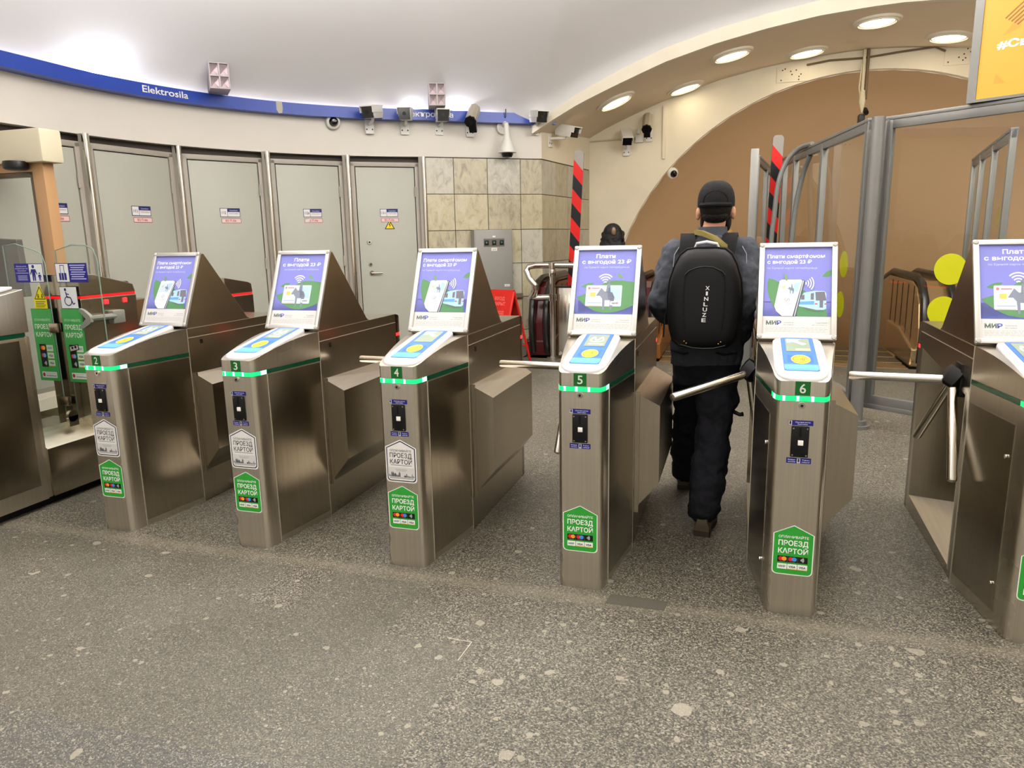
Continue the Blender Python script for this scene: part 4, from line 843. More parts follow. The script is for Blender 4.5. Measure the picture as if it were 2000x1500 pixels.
# illuminated sign standing on the front partition
A, B = Vector((4.60, 3.04)), Vector((6.0, 2.18)); tt = (B - A).normalized(); n = Vector((tt.y, -tt.x)); fr = Matrix(((tt.x, n.x, 0, A.x), (tt.y, n.y, 0, A.y), (0, 0, 1, 0), (0, 0, 0, 1))); Lg = (B - A).length
t = thing('light_box_sign', 'yellow illuminated poster sign above the glass partition', 'sign')
q = MB(); q.xf = fr
for lo, hi in (((-.05, -.12, 2.245), (0, .012, 3.9)), ((Lg, -.12, 2.245), (Lg + .05, .012, 3.9)), ((0, -.12, 2.245), (Lg, .012, 2.262)), ((0, -.12, 3.88), (Lg, .012, 3.9)), ((0, -.12, 2.262), (Lg, -.10, 3.88))): q.box(lo, hi)
q.build('sign_frame', GREY_ALU, t)
YS = [mat('sign_yellow_%s' % s, '#6b4c14', .35, emit=e, ecol=c) for s, c, e in (('a', '#f5ba36', .68), ('b', '#fad03e', .76), ('c', '#f2ac2e', .62))]
WH = mat('sign_white', '#fff8e8', .5, emit=.8, ecol='#fff8e8'); BR = mat('sign_ribbon', '#7a4a14', .5, emit=.12, ecol='#8a5418')
a = Art(plane_map(fr @ Vector((0, 0, 2.262)), (tt.x, tt.y, 0), (0, 0, 1), (n.x, n.y, 0))); a.rect(0, 0, Lg, 1.62, YS[0]); a.up(); rnd = random.Random(4)
for k in range(46):
    u, v, s = rnd.uniform(0, Lg - .16), rnd.uniform(0, 1.45), rnd.uniform(.07, .17); a.poly([(u, v), (u + s * rnd.uniform(.4, 1), v + s * rnd.uniform(-.1, .3)), (u + s * rnd.uniform(.1, .6), v + s * rnd.uniform(.4, 1))], YS[1 + k % 2]); a.l += .02
a.up()
for k in range(5): d = k * .030; a.line([(.12 + d * .55, .455 - d * .40), (.20 + d * .6, .525 - d * .4), (.42, .66 + (.02 - d)), (.75, .86 - d)], .009, BR)
for k in range(4): d = k * .032; a.line([(.115, .66 + d), (.20, .70 + d), (.75, .83 + d)], .009, BR)
a.text('#Своих', .09, .285, .043, WH, w=.32, bold=.03); a.build('sign_face', t)
# striped posts
def striped_post(x, y, z0, z1, label, lean=0.0, w_=.058, d=.02):
    t = thing('striped_post', label, 'barrier post', (x, y, 0)); t.rotation_euler = (0, lean, .12)
    q = MB(); q.prism([(-w_, 0), (w_, 0), (w_, z1 - .03), (w_ * .6, z1), (-w_ * .6, z1), (-w_, z1 - .03)], 1, -d, d); q.build('board', mat('board_grey', '#77716a', .5), t, bevel=.003)
    rd, bk = mat('signal_red', '#b3140f', .5, spec=.2), mat('signal_black', '#0c0c0f', .5, spec=.2); q = MB(); z = z1 - .10; k = 0; sl = .13; st = .165
    while z > z0 + .05:
        for yy in (-d - .001, d + .001): q.add([(-w_, yy, z), (w_, yy, z - sl), (w_, yy, max(z - sl - st, 0)), (-w_, yy, max(z - st, 0))], [(0, 1, 2, 3)], k % 2)
        z -= st; k += 1
    q.build('striped_film', [rd, bk], t); return t
striped_post(1.215, 6.185, .2, 2.45, 'red and black striped post in front of the marble corner', .055)
striped_post(3.50, 6.25, .2, 2.50, 'red and black striped post beside the glass partition', .02)
# ================================================================== wide glass gate at the left
LED_RD = mat('dim_red_led', '#b01418', .3, emit=.9, ecol='#e0141a')
t = thing('glass_gate', 'taller steel wide gate with two glass leaves at the left edge', 'gate', (-.66, .5, 0))
def G(p): return (p[0] + .66, p[1] - .5, p[2])
def GM(): q = MB(); q.xf = Matrix.Translation((.66, -.5, 0)); return q
q = GM(); q.box((-.83, -.24, 0), (-.55, 1.24, .05)); q.build('plinth', BLACK_MATT, t)
q = GM(); q.box((-.86, -.30, .05), (-.50, .44, .975), 0, .004); q.box((-.84, .44, .05), (-.515, .475, .975), 0, .003); q.build('front_column', STEEL_V, t)
q = GM(); q.box((-.5, -.02, .14), (-.497, .40, .96)); q.box((-.5, -.26, .14), (-.497, -.04, .96)); q.build('side_panel', STEEL, t)
q = GM(); q.box((-.855, -.29, .975), (-.505, .44, 1.0)); q.build('light_strip', LED_OFF, t)
q = GM(); q.prism([(-.30, 1.0), (.47, 1.0), (.47, 1.235), (-.30, 1.09)], 0, -.86, -.50); q.build('reader_head', STEEL_V, t, bevel=.006)
q = GM(); sl = .188; q.loft([[(x, y, 1.235 + (y - .47) * sl + dz) for x, y in ((-.80, .455), (-.555, .455), (-.555, -.22), (-.80, -.22))] for dz in (0.0, .018)], 0, smooth=False); rd = q.build('card_reader', WHITE_PL, t, bevel=.006)
a = Art(lambda u, v, l: G((u, v, 1.2545 + (v - .47) * sl + l))); a.rect(-.75, -.14, -.60, .43, '#3f6fd0').up().rect(-.73, .18, -.62, .38, '#7d8f9c'); a.ell(-.675, .06, .035, .05, '#e8c63a'); a.build('display', rd)
q = GM(); q.box((-.84, .475, .05), (-.505, .82, .33), 0, .003); q.add([(-.505, .475, .33), (-.505, .82, .33), (-.62, .82, .425), (-.62, .475, .425)], [(0, 1, 2, 3)], 1); q.box((-.84, .475, .33), (-.62, .82, .425), 0); q.build('low_panel', [STEEL, STEEL_TOP], t)
# rear column
q = GM(); q.prism([(.82, .05), (1.20, .05), (1.24, 1.152), (.82, 1.152)], 0, -.80, -.50); q.prism([(.82, 1.166), (1.24, 1.166), (1.225, 1.215), (1.18, 1.228), (.93, 1.29), (.82, 1.295)], 0, -.80, -.50); q.build('rear_column', STEEL, t, bevel=.006)
q = GM(); q.box((-.797, .83, 1.152), (-.503, 1.235, 1.166), 0); q.build('light_strip', LED_RD, t)
q = GM(); q.box((-.5, .96, .12), (-.497, 1.18, 1.07), 0); q.build('side_panel', STEEL, t)
for y in (1.0, 1.143): q = GM(); q.box((-.50, y - .015, 1.106), (-.494, y + .015, 1.134), 0, .002); q.build('sensor_light', LED_R, t)
q = GM(); q.cyl((-.6, 1.24, 1.215), (-.6, 1.275, 1.215), .016, 12); q.build('bumper', BLACK, t)
# leaves
def leaf_pane(x0, x1, round_right, parent, bottom=.42):
    q = GM(); r = .07; pts = [(x0, bottom), (x1, bottom)]
    if round_right: pts += [(x1, 1.36)] + [(x1 - r + r * math.cos(math.radians(k)), 1.36 + .08 * math.sin(math.radians(k))) for k in (30, 60, 90)] + [(x0 + .10, 1.478), (x0, 1.468)]
    else: pts += [(x1, 1.38)] + [(x1 - r + r * math.cos(math.radians(k)), 1.38 + .08 * math.sin(math.radians(k))) for k in (30, 60, 90)] + [(x0 + .12, 1.465), (x0, 1.435)]
    q.prism(pts, 1, .795, .803); return q.build('glass_leaf', [GLASS], parent)
lA = leaf_pane(-1.02, -.708, True, t); lB = leaf_pane(-.615, -.315, False, t)
for lo, pts in ((lA, [(-1.02, .42), (-1.02, 1.468), (-.92, 1.478), (-.778, 1.44), (-.730, 1.42), (-.708, 1.36), (-.708, .42)]), (lB, [(-.615, .42), (-.615, 1.435), (-.49, 1.465), (-.385, 1.46), (-.335, 1.44), (-.315, 1.38), (-.315, .42)])):
    q = GM(); q.tube([(x, .799, z) for x, z in pts], .0035, 6); q.build('glass_edge', GLASS_EDGE, lo)
def gm(x, z): return lambda u, v, l: G((x + u, .7945 - l, z + v))
def gate_sticker(x0, parent, torn=False):
    a = Art(gm(x0, .655)); w_ = .158; a.rect(0, 0, w_, .44, '#3f9a4c').up()
    a.text('ОПЛАЧИВАЙТЕ', w_ / 2, .365, .014, '#b9d8b4', w=.125, align='c', bold=.01); a.text('ПРОЕЗД', w_ / 2, .318, .027, '#d5e6d0', w=.128, align='c', bold=.02); a.text('КАРТОЙ', w_ / 2, .270, .027, '#d5e6d0', w=.128, align='c', bold=.02)
    a.rect(.028, .085, .078, .225, '#141414'); a.up()
    for i, (c1, c2) in enumerate((('#d8452c', '#f0a02c'), ('#c83a3a', '#5aa0d8'))): a.ell(.047, .202 - .046 * i, .012, .013, c1, 16); a.l += .5; a.ell(.060, .202 - .046 * i, .012, .013, c2, 16); a.l -= .5
    for k in range(4): a.arc(.046, .108, .006 + .005 * k, .003, -40, 40, '#d8d8d8', n=6)
    for i, (s, c) in enumerate((('МИР', '#5f9a7a'), ('VISA', '#2a3050'), ('VISA', '#2a3050'))): z = .182 - .046 * i; a.rect(.084, z, .134, z + .038, '#cfe0c8'); a.l += 1; a.text(s, .109, z + .013, .013, c, w=.035, align='c', bold=.03); a.rect(.084, z, .134, z + .004, '#b9b64a') if i else None; a.l -= 1
    a.rect(.020, .018, .136, .055, '#e6ece2'); a.up(); a.ell(.034, .037, .010, .013, '#a8323a', 12); a.text('ЕДИНАЯ КАРТА', .05, .043, .006, '#8a8a8a', w=.075); a.text('ПЕТЕРБУРЖЦА', .05, .026, .009, '#2a2a30', w=.08, bold=.02)
    if torn: a.l += 2; a.poly([(.025, .215), (.10, .232), (.105, .197), (.03, .18)], '#2c2a2a'); a.l += 1; a.poly([(.032, .212), (.095, .226), (.098, .200), (.036, .187)], '#b8b2ae'); a.rect(.045, .20, .06, .213, '#7d7878'); a.rect(.07, .205, .085, .22, '#8d8888')
    return a.build('payment_sticker', parent, label='green card payment sticker on glass')
gate_sticker(-.868, lA); gate_sticker(-.634, lB, True)
NAVY = '#1c1a78'
a = Art(gm(-.948, 1.250)); a.rect(0, 0, .222, .112, NAVY).up().rect(.115, .004, .218, .108, '#d7dbd6').up()
for i, (s, w_) in enumerate((('Проход детей', .08), ('в возрасте до 7 лет', .10), ('только вместе', .07), ('с сопровождающими', .10))): a.text(s, .057, .092 - i * .013, .0075, '#d3d3ec', w=w_, align='c')
for i in range(3): a.rect(.02, .036 - i * .011, .095, .0405 - i * .011, '#a9a9d6')
def pict(a, u, v, k, c): a.ell(u, v + .088 * k, .011 * k, .011 * k, c, 14); a.poly([(u - .018 * k, v + .072 * k), (u + .018 * k, v + .072 * k), (u + .03 * k, v + .04 * k), (u + .024 * k, v + .038 * k), (u + .014 * k, v + .055 * k), (u + .013 * k, v), (u + .003 * k, v), (u, v + .035 * k), (u - .003 * k, v), (u - .013 * k, v), (u - .014 * k, v + .055 * k), (u - .024 * k, v + .038 * k), (u - .03 * k, v + .04 * k)], c)
pict(a, .148, .010, .95, NAVY); pict(a, .192, .010, .50, NAVY); a.build('child_sign', lA, label='blue and white sign about children')
a = Art(gm(-.63, 1.250)); a.rect(0, 0, .238, .112, NAVY).up().rect(.004, .004, .098, .108, '#d7dbd6').up(); a.rect(.024, .014, .080, .055, NAVY); a.rect(.036, .055, .040, .100, NAVY); a.rect(.064, .055, .068, .100, NAVY); a.rect(.036, .097, .068, .101, NAVY); a.up(); a.rect(.040, .014, .043, .055, '#d7dbd6'); a.rect(.060, .014, .063, .055, '#d7dbd6')
for i in range(7): a.rect(.112 + .006 * (i % 2), .096 - i * .013, .226 - .008 * (i % 3), .102 - i * .013, '#a9a9d6')
a.build('luggage_sign', lB, label='blue and white sign with a suitcase')
a = Art(gm(-.83, 1.092)); a.rect(0, 0, .100, .055, '#d9cf16'); a.poly([(0, .055), (.100, .055), (.054, .145)], '#d9cf16').up(); a.line([(.010, .060), (.092, .060), (.054, .132), (.010, .060)], .005, '#1d1c12')
for s in (-.012, .018): a.ell(.05 + s, .085, .006, .006, '#6a640f', 10); a.rect(.043 + s, .066, .057 + s, .080, '#6a640f')
for i in range(4): a.rect(.012, .042 - i * .010, .088 - .01 * (i % 2), .046 - i * .010, '#4a4610')
a.build('warning_sign', lA, label='yellow warning triangle sign')
a = Art(gm(-.622, 1.096)); a.rect(0, 0, .132, .130, '#23232c').up().rect(.003, .003, .129, .127, '#d9dcda').up(); c = '#1d1c5a'; a.arc(.058, .045, .026, .006, 80, 370, c, n=22); a.ell(.045, .112, .009, .009, c, 14); a.line([(.046, .10), (.052, .068), (.078, .066), (.094, .026), (.108, .034)], .007, c); a.line([(.049, .088), (.070, .084)], .006, c); a.build('wheelchair_sign', lB, label='white sign with a wheelchair symbol')
# clamp arm from the rear column to the right leaf
q = GM(); q.prism([(-.47, 1.10), (-.44, 1.09), (-.40, 1.06), (-.395, 1.045), (-.395, 1.02), (-.405, 1.01), (-.45, .985), (-.48, .98), (-.475, 1.0), (-.43, 1.04), (-.475, 1.085)], 1, .775, .795); q.tube([(-.41, .785, 1.04), (-.44, .92, 1.035), (-.47, 1.02, 1.03)], .018, 8); q.box((-.50, 1.0, .985), (-.455, 1.09, 1.065), 0, .006); q.build('leaf_arm', mat('grey_casting', '#8d9088', .4, .4), t)
for z in (.53, .98): q = GM(); q.box((-.74, .785, z - .03), (-.66, .81, z + .03), 0, .012); q.build('glass_clamp', STEEL, t)
q = GM(); q.cyl((-.56, .70, .47), (-.54, .70, .47), .035, 20); q.box((-.56, .668, .41), (-.54, .732, .47)); q.build('glass_clamp', STEEL, t)
q = GM(); q.prism([(.485, .42), (.81, .42), (.81, .62), (.485, .60)], 0, -.553, -.547); q.build('low_glass', GLASS, t)
# opposite side of the same gate
t = thing('gate_side_unit', 'low steel side unit with pale sloping top behind the glass leaves', 'gate', (-1.25, 1.1, 0))
q = MB(); q.box((-.15, -.25, 0), (.12, .5, .40), 0, .003); q.add([(.12, -.25, .40), (.12, .5, .40), (.0, .5, .49), (.0, -.25, .49)], [(0, 1, 2, 3)], 1); q.box((-.15, -.25, .40), (.0, .5, .49)); q.build('low_panel', [STEEL, STEEL_TOP], t)
q = MB(); q.box((-.30, .5, 0), (.06, 1.0, 1.05), 0, .006); q.box((-.30, -1.3, 0), (.0, -.25, .95), 0, .006); q.build('column', STEEL, t)
t = thing('gate_end_column', 'steel end column with a short red light, seen behind the board of gate 2', 'gate', (-.52, 2.2, 0))
q = MB(); q.prism([(-.22, 0), (.10, 0), (.10, 1.07), (-.22, 1.07)], 0, -.14, .11); q.prism([(-.22, 1.084), (.10, 1.084), (.09, 1.15), (.05, 1.165), (-.22, 1.21)], 0, -.14, .11); q.build('column', STEEL, t, bevel=.005)
q = MB(); q.box((-.137, -.217, 1.07), (.107, .097, 1.084)); q.build('light_strip', LED_RD, t)
# ticket booth portal
t = thing('booth_front', 'tan framed booth opening with cream fascia at the left edge', 'booth', (-2.4, 2.2, 0))
TAN = mat('tan_frame_paint', '#a9835a', .45); FASC = mat('booth_cream', '#cfc7ad', .5)
q = MB(); q.xf = Matrix.Translation((2.4, -2.2, 0)); q.box((-2.79, 2.10, 2.125), (-2.115, 2.30, 2.385), 0, .02); q.build('fascia', FASC, t)
q = MB(); q.xf = Matrix.Translation((2.4, -2.2, 0)); q.box((-2.315, 2.16, 0), (-2.195, 2.26, 2.125), 0, .004); q.box((-2.79, 2.16, 2.06), (-2.315, 2.26, 2.125), 0, .004); q.build('door_frame', TAN, t)
q = MB(); q.xf = Matrix.Translation((2.4, -2.2, 0)); q.box((-2.355, 2.17, 0), (-2.315, 2.25, 2.06), 0, .003); q.box((-2.79, 2.17, 2.025), (-2.355, 2.25, 2.06), 0, .003); q.build('inner_frame', mat('dark_bronze_frame', '#4a3c2a', .35), t)
q = MB(); q.xf = Matrix.Translation((2.4, -2.2, 0)); q.lathe([(.085, .045), (.092, .02), (.088, -.01), (.07, -.02), (.0001, -.02)], (-2.385, 2.08, 2.09), 20); q.build('sensor', BLACK, t)
t = thing('monitor', 'dark grey monitor seen through the glass leaf at the left edge', 'monitor', (-1.9, 1.55, 0))
q = MB(); q.prism([(-.17, 1.10), (.10, 1.10), (.085, 1.515), (-.18, 1.53)], 1, -.02, .03); q.build('screen_case', mat('monitor_grey', '#4d4b46', .4), t, bevel=.006)
q = MB(); q.cyl((-.04, .0, 0), (-.04, .0, 1.12), .03, 12); q.cyl((-.04, 0, 0), (-.04, 0, .03), .14, 20); q.build('stand', BLACK, t)

# ================================================================== escalator landing
BRZ = mat('bronze_lacquer', '#a5855c', .2, .6, noise=.05); BRZ2 = mat('bronze_trim', '#b59a72', .2, .8); MAR = mat('maroon_lacquer', '#4a1418', .16); RUB = mat('black_handrail', '#1a1614', .35); WOODP = mat('brown_wood_panel', '#8a5526', .25, noise=.12, nscale=5)
def step_mat():
    m = mat('escalator_ribs', '#3d3325', .4, .5); nt = m.node_tree; b = nt.nodes['Principled BSDF']; tc = nt.nodes.new('ShaderNodeTexCoord'); wv = nt.nodes.new('ShaderNodeTexWave'); wv.bands_direction = 'X'; wv.inputs['Scale'].default_value = 12
    nt.links.new(tc.outputs['Object'], wv.inputs['Vector']); r = nt.nodes.new('ShaderNodeValToRGB'); nt.links.new(wv.outputs['Fac'], r.inputs[0]); r.color_ramp.elements[0].color = (.012, .010, .008, 1); r.color_ramp.elements[1].color = (.16, .125, .08, 1); r.color_ramp.elements[0].position = .3; nt.links.new(r.outputs[0], b.inputs['Base Color']); return m
STEPM = step_mat(); YEL = mat('yellow_step_line', '#9a8448', .5)
q = MB(); q.box((.66, 6.0, -.06), (9.0, 7.0, -.012)); structure(q.build('floor_landing', STEEL_DK), 'steel landing plate in front of the escalators', 'floor')
def balustrade(parent, x0, x1, m, ms):
    prof = [(6.20, .0), (6.14, .18), (6.12, .42), (6.20, .68), (6.38, .84), (6.62, .90), (7.9, .90), (8.3, .82), (9.0, .46), (15, -3.0), (15, -4.2), (9, -.75), (8.2, -.28), (7.7, -.05)]
    q = MB(); q.prism(prof, 0, x0, x1); pn = q.build('balustrade', m, parent, bevel=.012)
    q = MB(); 
    for y in (6.45, 6.75, 7.05, 7.35, 7.65): 
        for x in (x0 - .002, x1 + .002): q.box((x - .002, y - .006, .05), (x + .002, y + .006, .86))
    q.build('panel_joint', BLACK, pn)
    rail = [(6.17, .05), (6.10, .25), (6.08, .45), (6.16, .72), (6.36, .89), (6.62, .945), (7.9, .945), (8.32, .865), (9.03, .50), (15, -2.95)]
    for s in ((x0 + .05, x1 - .05) if x1 - x0 > .2 else ((x0 + x1) / 2,)): q = MB(); q.tube([(s, y, z) for y, z in rail], .042, 10); q.build('handrail', RUB, pn)
    q = MB(); q.prism([(6.16, .0), (6.13, .2), (6.30, .24), (6.9, .36), (7.6, .36), (7.6, .0)], 0, x0 - .05, x1 + .05); q.build('inner_deck', ms, pn, bevel=.02)
def escalator(x0, x1, label, sides):
    t = thing('escalator', label, 'escalator', ((x0 + x1) / 2, 6.5, 0), group='escalators of the landing'); xm = (x0 + x1) / 2; X = Matrix.Translation((-xm, -6.5, 0))
    global MB_XF
    kids = []
    for (a, c, m, ms) in sides: balustrade(t, a, c, m, ms)
    for ch in t.children_recursive: ch.data.transform(X) if ch.parent == t or True else None
    q = MB(); q.xf = X; q.box((x0, 6.02, -.012), (x1, 6.35, .004), 0, .002); q.build('comb_plate', BRZ2, t)
    q = MB(); q.xf = X
    for k in range(24):
        y = 6.36 + k * .40; dz = 0 if k < 3 else (-.08 if k == 3 else -.08 - .21 * (k - 3)); q.box((x0, y, dz - .2), (x1, y + .395, dz + .006), 0); q.box((x0, y, dz + .006), (x1, y + .02, dz + .009), 1)
    q.build('steps', [STEPM, YEL], t); return t
escalator(1.04, 1.92, 'left escalator with a maroon end beside the railing', [(.72, 1.0, MAR, MAR)])
escalator(2.34, 3.28, 'middle escalator ahead of the man with the backpack', [(1.97, 2.29, MAR, WOODP)])
escalator(3.90, 4.97, 'right escalator behind the glass partition, with dark ribbed steps', [(3.36, 3.78, BRZ, WOODP), (5.05, 5.42, BRZ, BRZ2)])
# railing by the marble wall
t = thing('tube_railing', 'chromed tube railing with a looped end beside the marble wall', 'railing', (1.07, 5.96, 0))
q = MB(); q.cyl((0, 0, 0), (0, 0, 1.10), .034, 18); q.cyl((0, 0, .0), (0, 0, .03), .075, 20); q.lathe([(.04, 1.0), (.044, 1.02), (.044, 1.06), (.04, 1.08)], n=18); q.build('post', CHROME, t)
q = MB(); q.tube([(.55, -.03, 1.125), (.05, 0, 1.13), (-.20, 0, 1.13), (-.29, 0, 1.115), (-.315, -.02, 1.07), (-.27, -.05, .98), (-.20, -.06, .90), (-.19, -.06, .84), (-.22, -.05, .78), (-.27, -.03, .755), (-.20, 0, .745), (0, 0, .75)], .036, 14); q.lathe([(.05, -.03), (.05, .03)], (0, 0, 1.13), 16); q.lathe([(.048, -.04), (.048, .04)], (0, 0, .75), 16); q.lathe([(.044, -.03), (.044, .03)], (-.195, -.06, .87), 14); q.build('rail', CHROME, t)
q = MB(); q.box((1.12, 6.02, 0), (1.30, 6.14, .87), 0, .01); q.box((1.10, 6.0, .86), (1.56, 6.16, .88), 1, .004); tag(q.build('steel_column', [CHROME, BLACK]), 'short polished steel column carrying the striped post', 'column')
# folding sign
t = thing('folding_sign', 'red folding floor sign with faded white lettering beside gate 4', 'sign', (.62, 5.4, 0)); t.rotation_euler = (0, 0, -.35)
RED = mat('red_plastic', '#b01c12', .4, spec=.3)
for s in (-1, 1):
    q = MB(); w_ = .17
    for x in (-w_, w_): q.tube([(x, s * .30, 0), (x, 0, .86)], .014, 8)
    q.tube([(-w_, s * .22, .22), (w_, s * .22, .22)], .010, 8); q.build('leg_frame', RED, t)
    q = MB(); q.add([(-w_, s * .13, .50), (w_, s * .13, .50), (w_, 0, .875), (-w_, 0, .875), (-w_, s * .14, .51), (w_, s * .14, .51), (w_, s * .012, .88), (-w_, s * .012, .88)], [(0, 1, 2, 3), (4, 5, 6, 7), (0, 1, 5, 4), (1, 2, 6, 5), (2, 3, 7, 6), (3, 0, 4, 7)]); pb = q.build('board', RED, t)
    if s < 0:
        d = Vector((0, .128, .37)).normalized(); n = Vector((0, -d.z, d.y)); a = Art(plane_map(Vector((0, -.14, .51)) + n * .002, (1, 0, 0), d, n), .0006)
        for i, (tx, w2) in enumerate((('ВХОД', .14), ('ЗАКРЫТ', .18), ('ПРОХОД', .18), ('НЕТ', .10))): a.text(tx, 0, .27 - i * .062 - (.04 if i > 1 else 0), .038, '#d0645c', w=w2, align='c', bold=.02)
        a.build('lettering', pb)
# grey electrical cabinet on the marble
A, B = Vector((-.70, 6.357)), Vector((.59, 7.33)); tt = (B - A).normalized(); t = thing('electrical_cabinet', 'grey wall cabinet with three small windows on the marble wall', 'cabinet', ((A + (B - A) * .525).x, (A + (B - A) * .525).y, .72), math.atan2(tt.y, tt.x))
CABM = mat('cabinet_grey', '#86847f', .4)
q = MB(); q.box((-.265, -.16, 0), (.265, 0, .85), 0, .006); q.build('body', CABM, t)
q = MB(); q.box((-.255, -.172, .01), (.255, -.16, .84), 0, .004); dr = q.build('door', CABM, t)
q = MB(); q.box((-.14, -.175, .63), (.15, -.171, .735), 0); q.build('window_strip', mat('cabinet_window_rim', '#5d5a54', .3), dr)
for x in (-.10, .005, .11): q = MB(); q.box((x - .028, -.179, .65), (x + .028, -.174, .715), 0, .003); q.box((x - .010, -.181, .672), (x + .010, -.178, .695), 1); q.build('switch', [BLACK, mat('switch_green', '#44695a', .3)], dr)
a = Art(lambda u, v, l: (u, -.1725 - l, v)); a.rect(-.035, .575, .045, .615, '#d8d6d0'); a.rect(-.015, .752, .025, .772, '#d8d6d0'); a.rect(.14, .10, .215, .13, '#d8d6d0'); a.up(); a.text('ЩАВ', .005, .585, .018, '#4a4a4a', w=.05, align='c'); a.text('ЩАО', .178, .106, .015, '#4a4a4a', w=.05, align='c'); a.build('name_labels', dr)
q = MB(); q.box((-.35, -.05, -.07), (.45, 0, -.01), 0, .004); q.build('cable_tray', mat('tray_brown', '#6b5f50', .5), t)
# ================================================================== people
def cloth(name, col, rough=.85, sc=60): return mat(name, col, rough, 0, noise=.16, nscale=sc, bump=.25, spec=.2)
SKIN = mat('skin', '#b98466', .5)
FOLD = bpy.data.textures.new('cloth_folds', 'CLOUDS'); FOLD.noise_scale = .075; FOLD.noise_depth = 2
def limb(q, pts, rad, n=14, flat=1.0):
    """rounded tapering limb along the joints"""
    P = [Vector(p) for p in pts]; out = []; rr = []; k = len(P)
    for i in range(k - 1):
        p0, p1, p2, p3 = P[max(i - 1, 0)], P[i], P[i + 1], P[min(i + 2, k - 1)]
        for s in (0, .2, .4, .6, .8): out.append(.5 * ((2 * p1) + (p2 - p0) * s + (2 * p0 - 5 * p1 + 4 * p2 - p3) * s * s + (3 * p1 - p0 - 3 * p2 + p3) * s ** 3)); rr.append(rad[i] + (rad[i + 1] - rad[i]) * (s * s * (3 - 2 * s)))
    out.append(P[-1]); rr.append(rad[-1]); d0 = (out[0] - out[1]).normalized(); d1 = (out[-1] - out[-2]).normalized()
    out = [out[0] + d0 * rr[0] * .85, out[0] + d0 * rr[0] * .5] + out + [out[-1] + d1 * rr[-1] * .5, out[-1] + d1 * rr[-1] * .85]; rr = [rr[0] * .45, rr[0] * .85] + rr + [rr[-1] * .85, rr[-1] * .45]
    return q.tube(out, rr, n)
def trunk(q, rings, n=24, p=2.4):
    R = []
    for cx, cy, z, rx, ry in rings:
        R.append([(cx + rx * math.copysign(abs(math.cos(2 * PI * j / n)) ** (2 / p), math.cos(2 * PI * j / n)), cy + ry * math.copysign(abs(math.sin(2 * PI * j / n)) ** (2 / p), math.sin(2 * PI * j / n)), z) for j in range(n)])
    return q.loft(R)
def fuse(o, vox, smooth=3, fold=0.0):
    r = o.modifiers.new('fuse', 'REMESH'); r.mode = 'VOXEL'; r.voxel_size = vox; r.use_smooth_shade = True
    s = o.modifiers.new('soften', 'SMOOTH'); s.factor = .5; s.iterations = smooth
    if fold: d = o.modifiers.new('folds', 'DISPLACE'); d.texture = FOLD; d.strength = fold; d.mid_level = .5; d.texture_coords = 'LOCAL'
    return o
def hand(q, wrist, d, palm_n, side, curl=.35, k=1.0):
    """palm, five fingers of unequal length, thumb from the side"""
    w_, d, pn = Vector(wrist), Vector(d).normalized(), Vector(palm_n).normalized(); sd = d.cross(pn).normalized() * side
    for s in (-1.2, -.4, .4, 1.2): limb(q, [w_, w_ + d * .045 * k + sd * s * .010 * k, w_ + d * .088 * k + sd * s * .017 * k], [.017 * k, .0155 * k, .0125 * k], 8)
    for s, L in ((-1.35, .058), (-.45, .072), (.45, .078), (1.35, .070)):
        b = w_ + d * .085 * k + sd * s * .0165 * k; d1 = (d + pn * curl).normalized(); d2 = (d + pn * curl * 2.6).normalized(); limb(q, [b, b + d1 * L * .5 * k, b + (d1 * .5 + d2 * .5) * L * k], [.0095 * k, .0088 * k, .0075 * k], 8)
    b = w_ + d * .03 * k + sd * .020 * k; limb(q, [b, b + (d * .6 + sd * .7 + pn * .3) * .035 * k, b + (d * .95 + sd * .75 + pn * .6) * .058 * k], [.013 * k, .0105 * k, .009 * k], 8)
def person_body(root, J, head_c, hs=1.0, ears=True):
    """one continuous skin surface from head to feet, in world axes about the root"""
    q = MB(); c = Vector(head_c)
    q.ell(c + Vector((0, -.008, .025)), (.074 * hs, .094 * hs, .098 * hs), 20, 14); q.ell(c + Vector((0, .030, -.045)), (.056 * hs, .062 * hs, .070 * hs), 18, 10)
    q.ell(c + Vector((0, .100 * hs, -.012)), (.013, .018, .024), 10, 8); q.ell(c + Vector((0, .094 * hs, -.052)), (.026, .010, .008), 10, 6); q.ell(c + Vector((0, .088 * hs, -.090)), (.022, .014, .016), 10, 6)
    for s in (-1, 1):
        if ears: q.ell(c + Vector((s * .083 * hs, -.012, -.018)), (.013, .022, .034), 10, 8)
        q.ell(c + Vector((s * .030, .085 * hs, .018)), (.014, .010, .009), 8, 6); q.ell(c + Vector((s * .045, .065 * hs, -.02)), (.022, .02, .02), 8, 6)
    limb(q, [c + Vector((0, -.015, -.05)), J['neck']], [.052, .056]); n = Vector(J['neck']); p = Vector(J['pelvis'])
    limb(q, [n, (n + p) * .5 + Vector((0, 0, .08)), p], [.06, .12, .125], 18)
    for s in 'LR':
        limb(q, [n + (Vector(J['sh' + s]) - n) * .6 + Vector((0, 0, -.05)), Vector(J['sh' + s]) + Vector((0, 0, -.02)), J['el' + s], J['wr' + s]], [.035, .045, .036, .024]); hand(q, J['wr' + s], J['hd' + s], J['pn' + s], 1 if s == 'L' else -1)
        limb(q, [p + (Vector(J['hip' + s]) - p) * .6, J['hip' + s], J['kn' + s], J['an' + s]], [.08, .078, .052, .036]); f = Vector(J['ft' + s]); limb(q, [J['an' + s], Vector(J['an' + s]) + f * .5 + Vector((0, 0, -.045)), Vector(J['an' + s]) + f + Vector((0, 0, -.055))], [.036, .032, .022])
    return fuse(q.build('body', SKIN, root), .0075, 2)

